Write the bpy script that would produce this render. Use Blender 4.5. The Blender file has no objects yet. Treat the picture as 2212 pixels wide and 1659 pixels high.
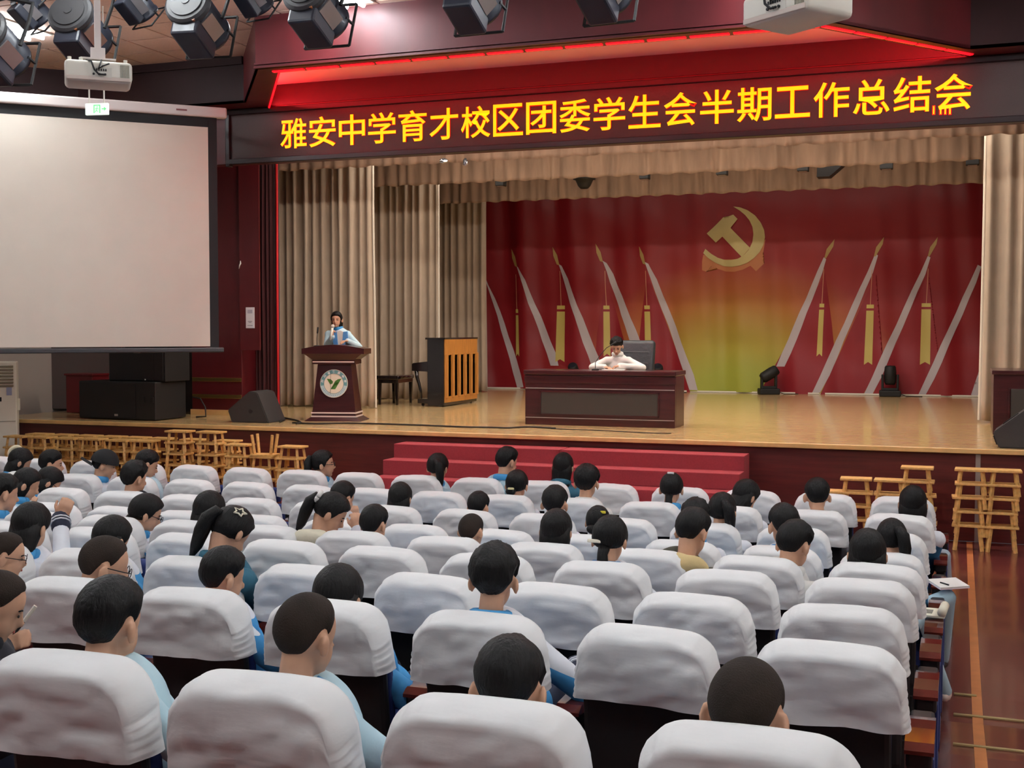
import bpy, bmesh, math, random
from math import sin, cos, pi, radians, atan, tan, sqrt, floor as ffloor
from mathutils import Vector, Matrix, noise, Euler
random.seed(7)
S = bpy.context.scene
COL = S.collection

# ------------------------------------------------------------------ camera
F = 2640.0; CX, CY = 1106.0, 829.5
PSI = atan(F / 7216.0); TH = atan((829.5 - 713.0) / F)
CAM = Vector((0, 0, 2.3))
cd = bpy.data.cameras.new('camera'); cam = bpy.data.objects.new('camera', cd); COL.objects.link(cam)
cd.sensor_fit = 'HORIZONTAL'; cd.sensor_width = 36.0; cd.lens = F / 2212.0 * 36.0
cd.clip_start = 0.05; cd.clip_end = 200
cam.location = CAM; cam.rotation_euler = (pi / 2 - TH, 0, PSI)
S.camera = cam
FW = Vector((-sin(PSI) * cos(TH), cos(PSI) * cos(TH), -sin(TH)))
RT = Vector((cos(PSI), sin(PSI), 0)); UP = RT.cross(FW)
def ray(u, v): return FW + RT * ((u - CX) / F) - UP * ((v - CY) / F)
def at(u, v, X=None, Y=None, Z=None):
    r = ray(u, v)
    t = (X - CAM.x) / r.x if X is not None else (Y - CAM.y) / r.y if Y is not None else (Z - CAM.z) / r.z
    return CAM + r * t
def depth(p): return (Vector(p) - CAM).dot(FW)

# ------------------------------------------------------------------ world, exposure
w = bpy.data.worlds.new('world'); S.world = w; w.use_nodes = True
w.node_tree.nodes['Background'].inputs[0].default_value = (0.9, 0.93, 1.0, 1)
w.node_tree.nodes['Background'].inputs[1].default_value = 0.05
S.view_settings.view_transform = 'Standard'; S.view_settings.look = 'None'
S.view_settings.gamma = 1.0; S.view_settings.use_curve_mapping = False
S.view_settings.exposure = 0.18
TUBE_POWER = 66.0      # hall fluorescent tubes
BATTEN_POWER = 75.0    # unseen battens added to light the stage
RED_POWER = 150.0        # red cove rope

# ------------------------------------------------------------------ materials
MATS = {}
def mat(name, col, rough=0.6, metal=0.0, spec=0.5, emit=None, estr=0.0, var=0.0, vscale=8.0, stretch=None,
        bump=0.0, bscale=40.0, coat=0.0, trans=0.0, col2=None, sheen=0.0):
    if name in MATS: return MATS[name]
    m = bpy.data.materials.new(name); m.use_nodes = True; nt = m.node_tree; N = nt.nodes; L = nt.links
    b = N['Principled BSDF']
    def lin(c): return tuple(((x / 12.92) if x <= 0.04045 else ((x + 0.055) / 1.055) ** 2.4) for x in c)
    c = lin([x / 255 for x in col])
    b.inputs['Base Color'].default_value = (*c, 1)
    b.inputs['Roughness'].default_value = rough; b.inputs['Metallic'].default_value = metal
    b.inputs['Specular IOR Level'].default_value = spec
    b.inputs['Coat Weight'].default_value = coat; b.inputs['Coat Roughness'].default_value = 0.08
    b.inputs['Transmission Weight'].default_value = trans
    b.inputs['Sheen Weight'].default_value = sheen
    if emit:
        b.inputs['Emission Color'].default_value = (*lin([x / 255 for x in emit]), 1)
        b.inputs['Emission Strength'].default_value = estr
    tc = N.new('ShaderNodeTexCoord'); mp = N.new('ShaderNodeMapping')
    L.new(tc.outputs['Object'], mp.inputs['Vector'])
    if stretch: mp.inputs['Scale'].default_value = stretch
    if var > 0 or col2:
        nz = N.new('ShaderNodeTexNoise'); nz.inputs['Scale'].default_value = vscale; nz.inputs['Detail'].default_value = 5
        L.new(mp.outputs['Vector'], nz.inputs['Vector'])
        rp = N.new('ShaderNodeValToRGB')
        c2 = lin([x / 255 for x in col2]) if col2 else tuple(x * (1 - var) for x in c)
        c1 = c if col2 else tuple(min(1, x * (1 + var)) for x in c)
        rp.color_ramp.elements[0].position = 0.32; rp.color_ramp.elements[0].color = (*c2, 1)
        rp.color_ramp.elements[1].position = 0.68; rp.color_ramp.elements[1].color = (*c1, 1)
        L.new(nz.outputs['Fac'], rp.inputs['Fac']); L.new(rp.outputs['Color'], b.inputs['Base Color'])
    if bump > 0:
        nb = N.new('ShaderNodeTexNoise'); nb.inputs['Scale'].default_value = bscale; nb.inputs['Detail'].default_value = 4
        L.new(mp.outputs['Vector'], nb.inputs['Vector'])
        bp = N.new('ShaderNodeBump'); bp.inputs['Strength'].default_value = bump; bp.inputs['Distance'].default_value = 0.02
        L.new(nb.outputs['Fac'], bp.inputs['Height']); L.new(bp.outputs['Normal'], b.inputs['Normal'])
    MATS[name] = m
    return m

WOODRED = mat('dark_red_lacquer', (84, 17, 23), 0.46, var=0.22, vscale=2.5, stretch=(1, 1, 0.25), coat=0.0)
STAGEFRONT = mat('stage_front_veneer', (88, 30, 27), 0.42, var=0.25, vscale=5, stretch=(0.35, 1, 5))
MAHOG = mat('mahogany', (60, 25, 28), 0.28, var=0.25, vscale=5, stretch=(0.5, 1, 6), coat=0.25)
HALLFLOOR = mat('hall_floor_boards', (106, 50, 47), 0.22, var=0.28, vscale=5, stretch=(0.8, 9, 1), coat=0.35)
STAGEFLOOR = mat('stage_floor_boards', (208, 176, 124), 0.2, var=0.14, vscale=4, stretch=(0.7, 9, 1), coat=0.25)
EDGEWOOD = mat('stage_edge_wood', (222, 184, 122), 0.3, var=0.1, vscale=6)
GOLD = mat('polished_brass', (214, 178, 110), 0.18, metal=0.9)
BRASS = mat('brass_strip', (178, 160, 112), 0.4, metal=0.4)
INLAY = mat('floor_inlay', (196, 124, 76), 0.3, var=0.12, vscale=7)
TILE = mat('ceiling_tile', (236, 206, 186), 0.9, var=0.04, vscale=30, bump=0.25, bscale=90)
CEILBACK = mat('ceiling_plenum', (70, 56, 48), 0.9)
WHITEWALL = mat('plaster_wall', (190, 182, 172), 0.8)
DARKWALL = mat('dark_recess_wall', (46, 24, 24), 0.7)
BULK = mat('bulkhead_veneer', (46, 20, 20), 0.6, spec=0.25, var=0.15, vscale=3)
COFFER = mat('coffer_plaster', (232, 214, 208), 0.7)
STAGEBLACK = mat('stage_black', (30, 26, 24), 0.9)
COVER = mat('white_seat_cover', (238, 239, 238), 0.85, bump=0.16, bscale=1.0, stretch=(7, 7, 17), sheen=0.1)
SHELL = mat('black_seat_shell', (16, 15, 16), 0.6)
BLUEFAB = mat('navy_blue_fabric', (28, 46, 104), 0.8, var=0.15, vscale=30)
ARMBLACK = mat('black_plastic', (18, 17, 18), 0.4)
ARMWOOD = mat('armrest_wood', (92, 36, 30), 0.1, var=0.15, vscale=12, coat=0.8)
PINE = mat('pine_wood', (222, 176, 104), 0.5, var=0.16, vscale=9, stretch=(3, 3, 3))
CARPET = mat('red_carpet', (154, 54, 62), 0.95, var=0.08, vscale=60, bump=0.3, bscale=200)
CURTAIN = mat('taupe_curtain', (176, 158, 138), 0.75, var=0.06, vscale=3, sheen=0.3)
BORDER = mat('taupe_border', (150, 122, 100), 0.85, var=0.22, vscale=2.2, stretch=(2.4, 1, 0.5))
REDCURT = mat('red_velvet', (66, 8, 15), 0.8, sheen=0.3)
REDEDGE = mat('red_curtain_lit_edge', (214, 34, 40), 0.6)  # light coming through the thin curtain edge, put into a brighter red
SCREENW = mat('screen_fabric', (226, 216, 200), 0.85, var=0.02, vscale=3)
SCREENB = mat('screen_black_border', (20, 19, 20), 0.7)
CASEW = mat('screen_case', (216, 206, 200), 0.45)
PLASTW = mat('white_plastic', (226, 222, 208), 0.45)
PLASTG = mat('grey_vent', (150, 146, 128), 0.6)
BLACK = mat('matte_black', (20, 20, 21), 0.6)
GRILLE = mat('speaker_grille', (22, 22, 24), 0.75, bump=0.4, bscale=300)
MONITOR = mat('monitor_paint', (52, 50, 50), 0.7, bump=0.2, bscale=150)
LAMPBODY = mat('lamp_body', (34, 38, 50), 0.45, coat=0.1)
LAMPDISC = mat('lamp_disc', (50, 50, 52), 0.5)
STEEL = mat('dull_steel', (176, 170, 168), 0.35, metal=0.6)
LACQBLK = mat('piano_lacquer', (22, 18, 20), 0.12, coat=0.6)
PIANOWOOD = mat('piano_back_wood', (196, 132, 62), 0.45, var=0.15, vscale=8, stretch=(4, 4, 0.6))
LEATHER = mat('black_leather', (52, 56, 60), 0.35, bump=0.25, bscale=25)
DESKPANEL = mat('desk_dark_panel', (52, 50, 46), 0.5)
SKIN = mat('skin', (206, 158, 128), 0.55, var=0.05, vscale=20)
HAIR = mat('black_hair', (14, 12, 12), 0.5, spec=0.22, bump=0.35, bscale=1.0, stretch=(110, 110, 22))
HAIRB = mat('cropped_hair', (46, 37, 32), 0.8, spec=0.2, bump=0.25, bscale=260, var=0.3, vscale=9)
LED_BG = mat('led_panel', (72, 60, 57), 0.6, bump=0.2, bscale=120)
LED_FR = mat('led_frame', (34, 16, 18), 0.4)
LEDY = mat('led_yellow', (255, 214, 20), 0.6, emit=(255, 205, 10), estr=0.9)
LEDR = mat('led_red', (235, 20, 10), 0.6, emit=(255, 14, 4), estr=1.1)
TUBE = mat('fluorescent_tube', (255, 255, 255), 0.5, emit=(238, 246, 255), estr=TUBE_POWER)
BATTENS = [mat('added_batten_lens_%d' % k, (255, 255, 255), 0.5, emit=(255, 242, 228), estr=BATTEN_POWER * f) for k, f in enumerate((1.1, 0.8, 0.5, 0.16))]  # glow of the added, unseen battens, weaker towards the banner
ROPE = mat('red_rope_light', (255, 30, 40), 0.4, emit=(255, 46, 54), estr=RED_POWER)
ROPE2 = mat('red_rope_glow', (255, 30, 40), 0.4, emit=(255, 12, 26), estr=2.2)
EXITW = mat('exit_sign_face', (230, 240, 232), 0.5, emit=(226, 240, 228), estr=0.75)
EXITG = mat('exit_sign_green', (90, 220, 120), 0.5, emit=(120, 232, 140), estr=0.8)
PAPER = mat('paper', (236, 232, 226), 0.8)
WHITECLOTH = mat('white_cloth', (234, 232, 226), 0.85, bump=0.15, bscale=12)

# ------------------------------------------------------------------ mesh helpers
class B:
    def __init__(s): s.bm = bmesh.new()
    def box(s, c, size, bevel=0.0, rot=None, seg=2):
        r = bmesh.ops.create_cube(s.bm, size=1.0)
        vs = r['verts']
        for v in vs: v.co = Vector((v.co.x * size[0], v.co.y * size[1], v.co.z * size[2]))
        if bevel > 0:
            es = list({e for v in vs for e in v.link_edges})
            r = bmesh.ops.bevel(s.bm, geom=es, offset=bevel, segments=seg, profile=0.5, affect='EDGES', clamp_overlap=True)
            vs = list({v for v in r['verts']} | {v for v in vs if v.is_valid})
        M = Matrix.Translation(Vector(c))
        if rot is not None: M = M @ (rot.to_4x4() if not isinstance(rot, Matrix) or len(rot) == 3 else rot)
        for v in vs: v.co = M @ v.co
        return s
    def lathe(s, prof, n=24, c=(0, 0, 0), rot=None, cap=True):
        M = Matrix.Translation(Vector(c))
        if rot is not None: M = M @ rot.to_4x4()
        rings = []
        for r, z in prof:
            if r < 1e-6: rings.append([s.bm.verts.new(M @ Vector((0, 0, z)))])
            else: rings.append([s.bm.verts.new(M @ Vector((r * cos(2 * pi * i / n), r * sin(2 * pi * i / n), z))) for i in range(n)])
        for a, b in zip(rings, rings[1:]):
            if len(a) == 1 and len(b) == 1: continue
            for i in range(n):
                j = (i + 1) % n
                if len(a) == 1: s.bm.faces.new((a[0], b[j], b[i]))
                elif len(b) == 1: s.bm.faces.new((a[i], a[j], b[0]))
                else: s.bm.faces.new((a[i], a[j], b[j], b[i]))
        if cap:
            if len(rings[0]) > 1: s.bm.faces.new(list(reversed(rings[0])))
            if len(rings[-1]) > 1: s.bm.faces.new(rings[-1])
        return s
    def tube(s, pts, rad, n=8, flat=1.0):
        pts = [Vector(p) for p in pts]
        if not hasattr(rad, '__len__'): rad = [rad] * len(pts)
        rings = []; prev = None
        for i, p in enumerate(pts):
            t = (pts[min(i + 1, len(pts) - 1)] - pts[max(i - 1, 0)]).normalized()
            if prev is None:
                a = Vector((0, 0, 1)) if abs(t.z) < 0.9 else Vector((0, 1, 0))
                x = t.cross(a).normalized()
            else:
                x = (prev - t * prev.dot(t)).normalized()
            prev = x; y = t.cross(x)
            rings.append([s.bm.verts.new(p + (x * cos(2 * pi * k / n) + y * sin(2 * pi * k / n) * flat) * rad[i]) for k in range(n)])
        for a, b in zip(rings, rings[1:]):
            for k in range(n): s.bm.faces.new((a[k], a[(k + 1) % n], b[(k + 1) % n], b[k]))
        s.bm.faces.new(list(reversed(rings[0]))); s.bm.faces.new(rings[-1])
        return s
    def ell(s, c, r, M=None, sub=3):
        rr = bmesh.ops.create_icosphere(s.bm, subdivisions=sub, radius=1.0)
        for v in rr['verts']:
            q = Vector((v.co.x * r[0], v.co.y * r[1], v.co.z * r[2]))
            if M is not None: q = M @ q
            v.co = Vector(c) + q
        return s
    def cap(s, p0, p1, r0, r1, n=12):
        p0 = Vector(p0); p1 = Vector(p1); d = p1 - p0; L = max(d.length, 1e-5); t = d / L
        pts = []; rad = []
        for a in (-80, -50, -20): pts.append(p0 + t * (r0 * sin(radians(a)))); rad.append(r0 * cos(radians(a)))
        for a in (20, 50, 80): pts.append(p1 + t * (r1 * sin(radians(a)))); rad.append(r1 * cos(radians(a)))
        s.tube(pts, rad, n); return s
    def prism(s, poly, y0, y1, M=None):
        """poly: list of (x, z), extruded along y"""
        f = lambda x, y, z: (M @ Vector((x, y, z))) if M is not None else Vector((x, y, z))
        a = [s.bm.verts.new(f(x, y0, z)) for x, z in poly]; b = [s.bm.verts.new(f(x, y1, z)) for x, z in poly]
        n = len(poly)
        s.bm.faces.new(a); s.bm.faces.new(list(reversed(b)))
        for i in range(n): s.bm.faces.new((a[i], b[i], b[(i + 1) % n], a[(i + 1) % n]))
        return s
    def prismz(s, poly, z0, z1):
        a = [s.bm.verts.new((x, y, z0)) for x, y in poly]; b = [s.bm.verts.new((x, y, z1)) for x, y in poly]
        n = len(poly)
        s.bm.faces.new(list(reversed(a))); s.bm.faces.new(b)
        for i in range(n): s.bm.faces.new((a[i], a[(i + 1) % n], b[(i + 1) % n], b[i]))
        return s
    def frustum(s, c, b0, b1, h, off=(0, 0)):
        """rect b0 at z=c.z, rect b1 at z+h"""
        x, y, z = c
        a = [s.bm.verts.new((x + i * b0[0] / 2, y + j * b0[1] / 2, z)) for i, j in ((-1, -1), (1, -1), (1, 1), (-1, 1))]
        b = [s.bm.verts.new((x + off[0] + i * b1[0] / 2, y + off[1] + j * b1[1] / 2, z + h)) for i, j in ((-1, -1), (1, -1), (1, 1), (-1, 1))]
        s.bm.faces.new(list(reversed(a))); s.bm.faces.new(b)
        for i in range(4): s.bm.faces.new((a[i], a[(i + 1) % 4], b[(i + 1) % 4], b[i]))
        return s
    def mesh(s, name, m=None, smooth=False, fixn=True):
        if fixn: bmesh.ops.recalc_face_normals(s.bm, faces=s.bm.faces)
        me = bpy.data.meshes.new(name); s.bm.to_mesh(me); s.bm.free()
        if m: me.materials.append(m)
        if smooth:
            me.polygons.foreach_set('use_smooth', [True] * len(me.polygons))
        return me
    def obj(s, name, m, parent=None, smooth=False, loc=None, rot=None):
        return link(name, s.mesh(name, m, smooth), parent, loc, rot)

def link(name, me, parent=None, loc=None, rot=None):
    o = bpy.data.objects.new(name, me); COL.objects.link(o)
    if parent is not None: o.parent = parent
    if loc is not None: o.location = loc
    if rot is not None: o.rotation_euler = rot
    return o
def tag(o, label, cat, group=None, kind=None):
    o['label'] = label; o['category'] = cat
    if group: o['group'] = group
    if kind: o['kind'] = kind
    return o
def thing(name, label, cat, loc=(0, 0, 0), rz=0.0, group=None):
    o = bpy.data.objects.new(name, None); COL.objects.link(o); o.empty_display_size = 0.1
    o.location = loc; o.rotation_euler = (0, 0, rz)
    return tag(o, label, cat, group)
def struct(o): o['kind'] = 'structure'; return o
def sbox(name, x0, x1, y0, y1, z0, z1, m, bevel=0.0):
    return struct(B().box(((x0 + x1) / 2, (y0 + y1) / 2, (z0 + z1) / 2), (x1 - x0, y1 - y0, z1 - z0), bevel).obj(name, m))
def grid_mesh(name, nx, ny, fn, m, smooth=True):
    vs = [fn(i / nx, j / ny) for j in range(ny + 1) for i in range(nx + 1)]
    fs = [(j * (nx + 1) + i, j * (nx + 1) + i + 1, (j + 1) * (nx + 1) + i + 1, (j + 1) * (nx + 1) + i) for j in range(ny) for i in range(nx)]
    me = bpy.data.meshes.new(name); me.from_pydata([tuple(v) for v in vs], [], fs); me.update()
    if m: me.materials.append(m)
    if smooth: me.polygons.foreach_set('use_smooth', [True] * len(me.polygons))
    return me
def copy_tree(o, parent=None):
    c = o.copy(); COL.objects.link(c); c.parent = parent
    for ch in o.children: copy_tree(ch, c)
    return c
ORD = ['first', 'second', 'third', 'fourth', 'fifth', 'sixth', 'seventh', 'eighth', 'ninth', 'tenth', 'eleventh', 'twelfth',
       'thirteenth', 'fourteenth', 'fifteenth', 'sixteenth', 'seventeenth', 'eighteenth']

# ------------------------------------------------------------------ heights and plan
STZ = 1.012; STY = 14.11; CEIL = 5.78; SOF = 5.20; COFZ = 5.49; HDRY = 14.05
FLK = [(-6, 1.05), (0, 0.70), (2.67, 0.47), (4.08, 0.31), (4.95, 0.24), (5.76, 0.19), (6.63, 0.11), (7.5, 0.015), (8.1, 0.0), (14.11, 0.0)]
def fz(y):
    if y <= FLK[0][0]: return FLK[0][1]
    for (a, za), (b, zb) in zip(FLK, FLK[1:]):
        if y <= b: return za + (zb - za) * (y - a) / (b - a)
    return 0.0
def floor_hit(u, v):
    r = ray(u, v); lo, hi = 0.5, 40.0
    for _ in range(50):
        mid = (lo + hi) / 2; p = CAM + r * mid
        if p.z > fz(p.y): lo = mid
        else: hi = mid
    return CAM + r * lo

# ------------------------------------------------------------------ room shell
b = B(); ys = [k[0] for k in FLK]
va = [b.bm.verts.new((-14, y, fz(y))) for y in ys]; vb = [b.bm.verts.new((4.2, y, fz(y))) for y in ys]
for i in range(len(ys) - 1): b.bm.faces.new((va[i], vb[i], vb[i + 1], va[i + 1]))
struct(b.obj('floor', HALLFLOOR))
sbox('wall_left', -14.2, -14, -6, 17.2, -0.1, CEIL + 0.2, WHITEWALL)
sbox('wall_right', 4.2, 4.4, -6, 26.2, -0.1, CEIL + 0.2, WHITEWALL)
sbox('wall_back', -14, 4.2, -6.2, -6, -0.1, CEIL + 0.2, BULK)
sbox('wall_stage_rear', -14, 4.2, 26.0, 26.2, -0.1, 7.2, STAGEBLACK)
sbox('wall_stage_left', -14.2, -14, 17.2, 26, -0.1, 7.2, STAGEBLACK)
sbox('ceiling_stage', -14, 4.2, 14.3, 26, 7.0, 7.2, STAGEBLACK)
# ceiling with separate tiles
ceil = sbox('ceiling', -14, 4.2, -6, 14.3, CEIL + 0.03, CEIL + 0.15, CEILBACK)
tile_me = B().box((0, 0, 0), (0.577, 0.577, 0.016), 0.003, seg=1).mesh('ceiling_tile', TILE)
TX0, TY0 = -8.874, 12.41
trof = set()
TROF = []
for tx in (-10.34, -5.94, -1.54, 2.66):
    for ty in (11.2, 7.6, 4.0, 0.4):
        i = round((tx - TX0) / 0.6 - 0.5); j = round((ty - TY0) / 0.6)
        TROF.append((TX0 + (i + 0.5) * 0.6, TY0 + j * 0.6))
        trof.add((i, j - 1)); trof.add((i, j))
ntile = 0
cand = []
for i in range(-9, 24):
    for j in range(-31, 4):
        if (i, j) in trof: continue
        x = TX0 + (i + 0.5) * 0.6; y = TY0 + (j + 0.5) * 0.6
        if x < -14 or x > 4.2 or y < -6 or y > 13.9: continue
        p = Vector((x, y, CEIL)); d = depth(p)
        vis = False
        if d > 1:
            q = p - CAM; u = CX + F * q.dot(RT) / d; v = CY - F * q.dot(UP) / d
            vis = -120 < u < 1150 and v > -90
        cand.append((0 if vis else 1, x, y))
cand.sort(key=lambda c: c[0])
rest = B()
for vflag, x, y in cand:
    if vflag == 0 and ntile < 290:
        o = link('ceiling_tile', tile_me, ceil, (x, y, CEIL + 0.008)); ntile += 1
    else: rest.box((x, y, CEIL + 0.008), (0.577, 0.577, 0.016))
o = rest.obj('ceiling_tile_field', TILE, ceil); o['kind'] = 'stuff'

# ceiling troffers, real lamps of the hall
tf_frame = B()
tf_frame.box((0, 0, 0.02), (0.6, 1.2, 0.02))
for sx in (-1, 1): tf_frame.box((sx * 0.29, 0, 0.0), (0.02, 1.2, 0.03))
for sy in (-1, 1): tf_frame.box((0, sy * 0.59, 0.0), (0.6, 0.02, 0.03))
tf_me = tf_frame.mesh('lamp_tray', PLASTW)
tb = B().tube([(0, -0.55, 0), (0, 0.55, 0)], 0.022, 6).mesh('lamp_tube', TUBE, True)
for n, (x, y) in enumerate(TROF):
    t = thing('ceiling_lamp', 'recessed ceiling lamp with three fluorescent tubes, %s from left, %s row back from the stage' % (ORD[n // 4], ORD[n % 4]),
              'ceiling lamp', (x, y, CEIL), 0, 'ceiling lamps')
    link('lamp_tray', tf_me, t)
    for k in (-0.2, 0, 0.2): link('lamp_tube', tb, t, (k, 0, -0.05))

# stage block
SLX = -13.4
sbox('floor_stage', SLX, 4.2, STY + 0.0, 26.0, STZ - 0.05, STZ, STAGEFLOOR)
sf = sbox('wall_stage_front', SLX, 4.2, STY + 0.03, STY + 0.2, 0, STZ - 0.05, STAGEFRONT)
sbox('trim_1', SLX, 4.2, STY - 0.03, STY + 0.03, STZ - 0.05, STZ + 0.004, EDGEWOOD, 0.008)
B().box((0.21, STY + 0.024, STZ / 2 - 0.03), (0.05, 0.02, STZ - 0.06)).obj('joint_strip', STEEL, sf)
sbox('wall_stage_underside', SLX, SLX + 0.2, STY, 26, 0, STZ - 0.05, STAGEFRONT)
# left recess behind the screen
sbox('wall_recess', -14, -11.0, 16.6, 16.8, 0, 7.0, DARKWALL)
sbox('wall_recess_door', -14, -12.6, 16.25, 16.33, STZ, 3.2, mat('recess_plaster_shaded', (104, 92, 88), 0.8))  # white door; the dimness of the recess is put into its grey
# proscenium header, coffer, fascia
sbox('wall_header', -14, 4.2, HDRY, HDRY + 0.2, 4.5, 7.0, WOODRED)
b = B()   # soffit ring around the coffer
outer = [(-8.62, 13.6), (-7.40, 11.92), (-1.20, 11.92), (0.06, 13.6)]
inner = [(-8.50, 14.04), (-7.24, 12.18), (-1.32, 12.18), (0.10, 14.04)]
b.prismz([outer[1], outer[2], inner[2], inner[1]], SOF, SOF + 0.03)
b.prismz([outer[0], outer[1], inner[1], inner[0]], SOF, SOF + 0.03)
b.prismz([outer[2], outer[3], inner[3], inner[2]], SOF, SOF + 0.03)
b.prismz([(-14, 13.6), outer[0], inner[0], (-14, 14.05)], SOF, SOF + 0.03)
b.prismz([outer[3], (4.2, 13.6), (4.2, 14.05), inner[3]], SOF, SOF + 0.03)
struct(b.obj('ceiling_soffit', WOODRED))
def vwall(name, pts, z0, z1, m, th=0.03):
    b = B()
    for (x0, y0), (x1, y1) in zip(pts, pts[1:]):
        d = Vector((x1 - x0, y1 - y0, 0)); n = Vector((-d.y, d.x, 0)).normalized() * th
        b.prismz([(x0, y0), (x1, y1), (x1 + n.x, y1 + n.y), (x0 + n.x, y0 + n.y)], z0, z1)
    return struct(b.obj(name, m))
fa = vwall('wall_fascia', [outer[0], outer[1], outer[2], outer[3]], SOF, CEIL + 0.03, WOODRED)
vwall('wall_bulkhead_left', [(-13.1, 11.7), (-11.2, 13.6), outer[0]], SOF, CEIL + 0.03, BULK)
vwall('wall_bulkhead_right', [outer[3], (4.2, 13.6)], SOF, CEIL + 0.03, BULK)
struct(B().prismz([(-8.56, 14.04), (-8.56, 13.62), (-7.37, 11.965), (-1.23, 11.965), (0.0, 13.62), (0.0, 14.04)], COFZ, COFZ + 0.03).obj('ceiling_coffer', COFFER))
# mouldings on the fascia
b = B(); b.box((-4.3, 11.905, SOF + 0.05), (6.2, 0.03, 0.02)); b.box((-4.3, 11.9, SOF + 0.012), (6.2, 0.04, 0.024))
struct(b.obj('trim_2', WOODRED))
sbox('trim_3', -11.2, -8.62, 13.56, 13.6, CEIL - 0.1, CEIL, BULK)
# red rope light: segments along the lip and hidden ones inside
def seg_path(pts, L, gap):
    out = []
    for a, c in zip(pts, pts[1:]):
        a = Vector(a); c = Vector(c); d = (c - a).length; n = max(1, int(d / L)); t = (c - a) / n
        for k in range(n): out.append((a + t * (k + gap), a + t * (k + 1 - gap)))
    return out
mid = lambda p, q, f: (p[0] + (q[0] - p[0]) * f, p[1] + (q[1] - p[1]) * f)
sbox('wall_coffer_rear', -8.6, 0.1, 14.035, 14.048, SOF + 0.03, COFZ, mat('coffer_rear_lacquer', (46, 9, 13), 0.4))
lip = [(*mid(inner[k], outer[k], 0.35), SOF - 0.004) for k in range(4)]
rp = thing('rope_light', 'red rope light along the lip of the coffer above the stage sign', 'rope light', (-4.2, 12.2, SOF))
for a, c in seg_path([lip[1], lip[2], lip[3]], 0.42, 0.05):
    B().tube([a - rp.location, c - rp.location], 0.032, 6, 0.35).obj('rope_segment', ROPE2, rp)
for a, c in seg_path([(*mid(inner[0], outer[0], 0.05), SOF - 0.01), (*mid(inner[1], outer[1], 0.05), SOF - 0.01)], 0.4, 0.02):
    B().tube([a - rp.location, c - rp.location], 0.012, 6).obj('rope_segment', ROPE2, rp)
ins = [Vector((*mid(inner[k], outer[k], 0.55), SOF + 0.055)) for k in range(4)]
for a, c in seg_path(ins, 0.6, 0.02):
    B().tube([a - rp.location, c - rp.location], 0.014, 6).obj('rope_segment', ROPE, rp)

# left pillar of the proscenium, right pillar
def pillar(x0, x1, name):
    o = sbox(name, x0, x1, 15.85, 16.35, STZ, 4.8, WOODRED, 0.01)
    for z in (1.55, 1.295): B().box(((x0 + x1) / 2, 15.845, z), (x1 - x0 - 0.02, 0.012, 0.058), 0.003).obj('brass_band', GOLD, o)
    B().box(((x0 + x1) / 2, 15.84, STZ + 0.04), (x1 - x0 + 0.02, 0.04, 0.08)).obj('plinth', EDGEWOOD, o)
    return o
pillar(-11.01, -10.12, 'wall_pillar_left')
B().box((-10.13, 16.1, 1.55), (0.012, 0.46, 0.05)).obj('brass_band', WOODRED, bpy.data.objects['wall_pillar_left'])
B().box((-9.95, 15.82, 3.4), (0.34, 0.03, 2.8)).obj('facing_panel', WOODRED, bpy.data.objects['wall_pillar_left'])
pillar(1.6, 2.6, 'wall_pillar_right')
# black masking behind the wings
sbox('wall_wing_left', -14, -11.0, 16.35, 16.5, STZ, 7.0, STAGEBLACK)
sbox('wall_wing_right', 2.2, 4.2, 16.35, 16.5, STZ, 7.0, STAGEBLACK)

# aisle strips
XS = 0.135
b = B(); pts = [y for y in [1.0, 2.67, 4.08, 4.95, 5.76, 6.63, 7.5, 8.1, 14.08]]
va = [(b.bm.verts.new((XS - 0.03, y, fz(y) + 0.004)), b.bm.verts.new((XS + 0.03, y, fz(y) + 0.004))) for y in pts]
for p, q in zip(va, va[1:]): b.bm.faces.new((p[0], p[1], q[1], q[0]))
struct(b.obj('trim_4', INLAY))
for n, (u0, v0, x1) in enumerate(((2035, 1499, XS), (2032, 1543, 4.0), (2028, 1607, 4.0))):
    p = floor_hit(u0 + 40, v0 + 3); z = fz(p.y)
    sl = (fz(p.y + 0.1) - fz(p.y - 0.1)) / 0.2
    bb = B().box(((0 + x1) / 2 + 0.0, 0, 0), (x1 - 0.0, 0.03, 0.012), 0.003)
    o = bb.obj('trim_%d' % (5 + n), BRASS, None, False, (0.0, p.y, z + 0.006), (atan(sl), 0, 0)); struct(o)

# ------------------------------------------------------------------ LED sign
LX0, LX1, LZ0, LZ1, LY = -9.08, 0.84, 4.552, 5.128, 14.0
sign = thing('led_sign', 'long black LED sign with glowing yellow Chinese title above the stage', 'sign', ((LX0 + LX1) / 2, LY, LZ0 - 0.06))
so = Vector(sign.location)
B().box((0, 0.03, (LZ1 - LZ0) / 2 + 0.06), (LX1 - LX0, 0.04, LZ1 - LZ0)).obj('display_panel', LED_BG, sign)
W2 = (LX1 - LX0) / 2
for z in (0.025, LZ1 - LZ0 + 0.095): B().box((0, 0.01, z), (LX1 - LX0 + 0.12, 0.09, 0.07), 0.008).obj('frame_rail', LED_FR, sign)
for sx in (-1, 1): B().box((sx * (W2 + 0.03), 0.01, 0.35), (0.06, 0.088, LZ1 - LZ0 + 0.2), 0.008).obj('frame_end', LED_FR, sign)
TXT = '雅安中学育才校区团委学生会半期工作总结会'
CHU = [(634, 321), (697, 312), (760, 303), (822, 298), (889, 289), (955, 286), (1025, 275), (1094, 268), (1168, 262), (1238, 252),
       (1314, 245), (1388, 238), (1470, 229), (1546, 222), (1625, 217), (1706, 211), (1793, 203), (1881, 196), (1966, 189), (2060, 178)]
dg = None
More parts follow.
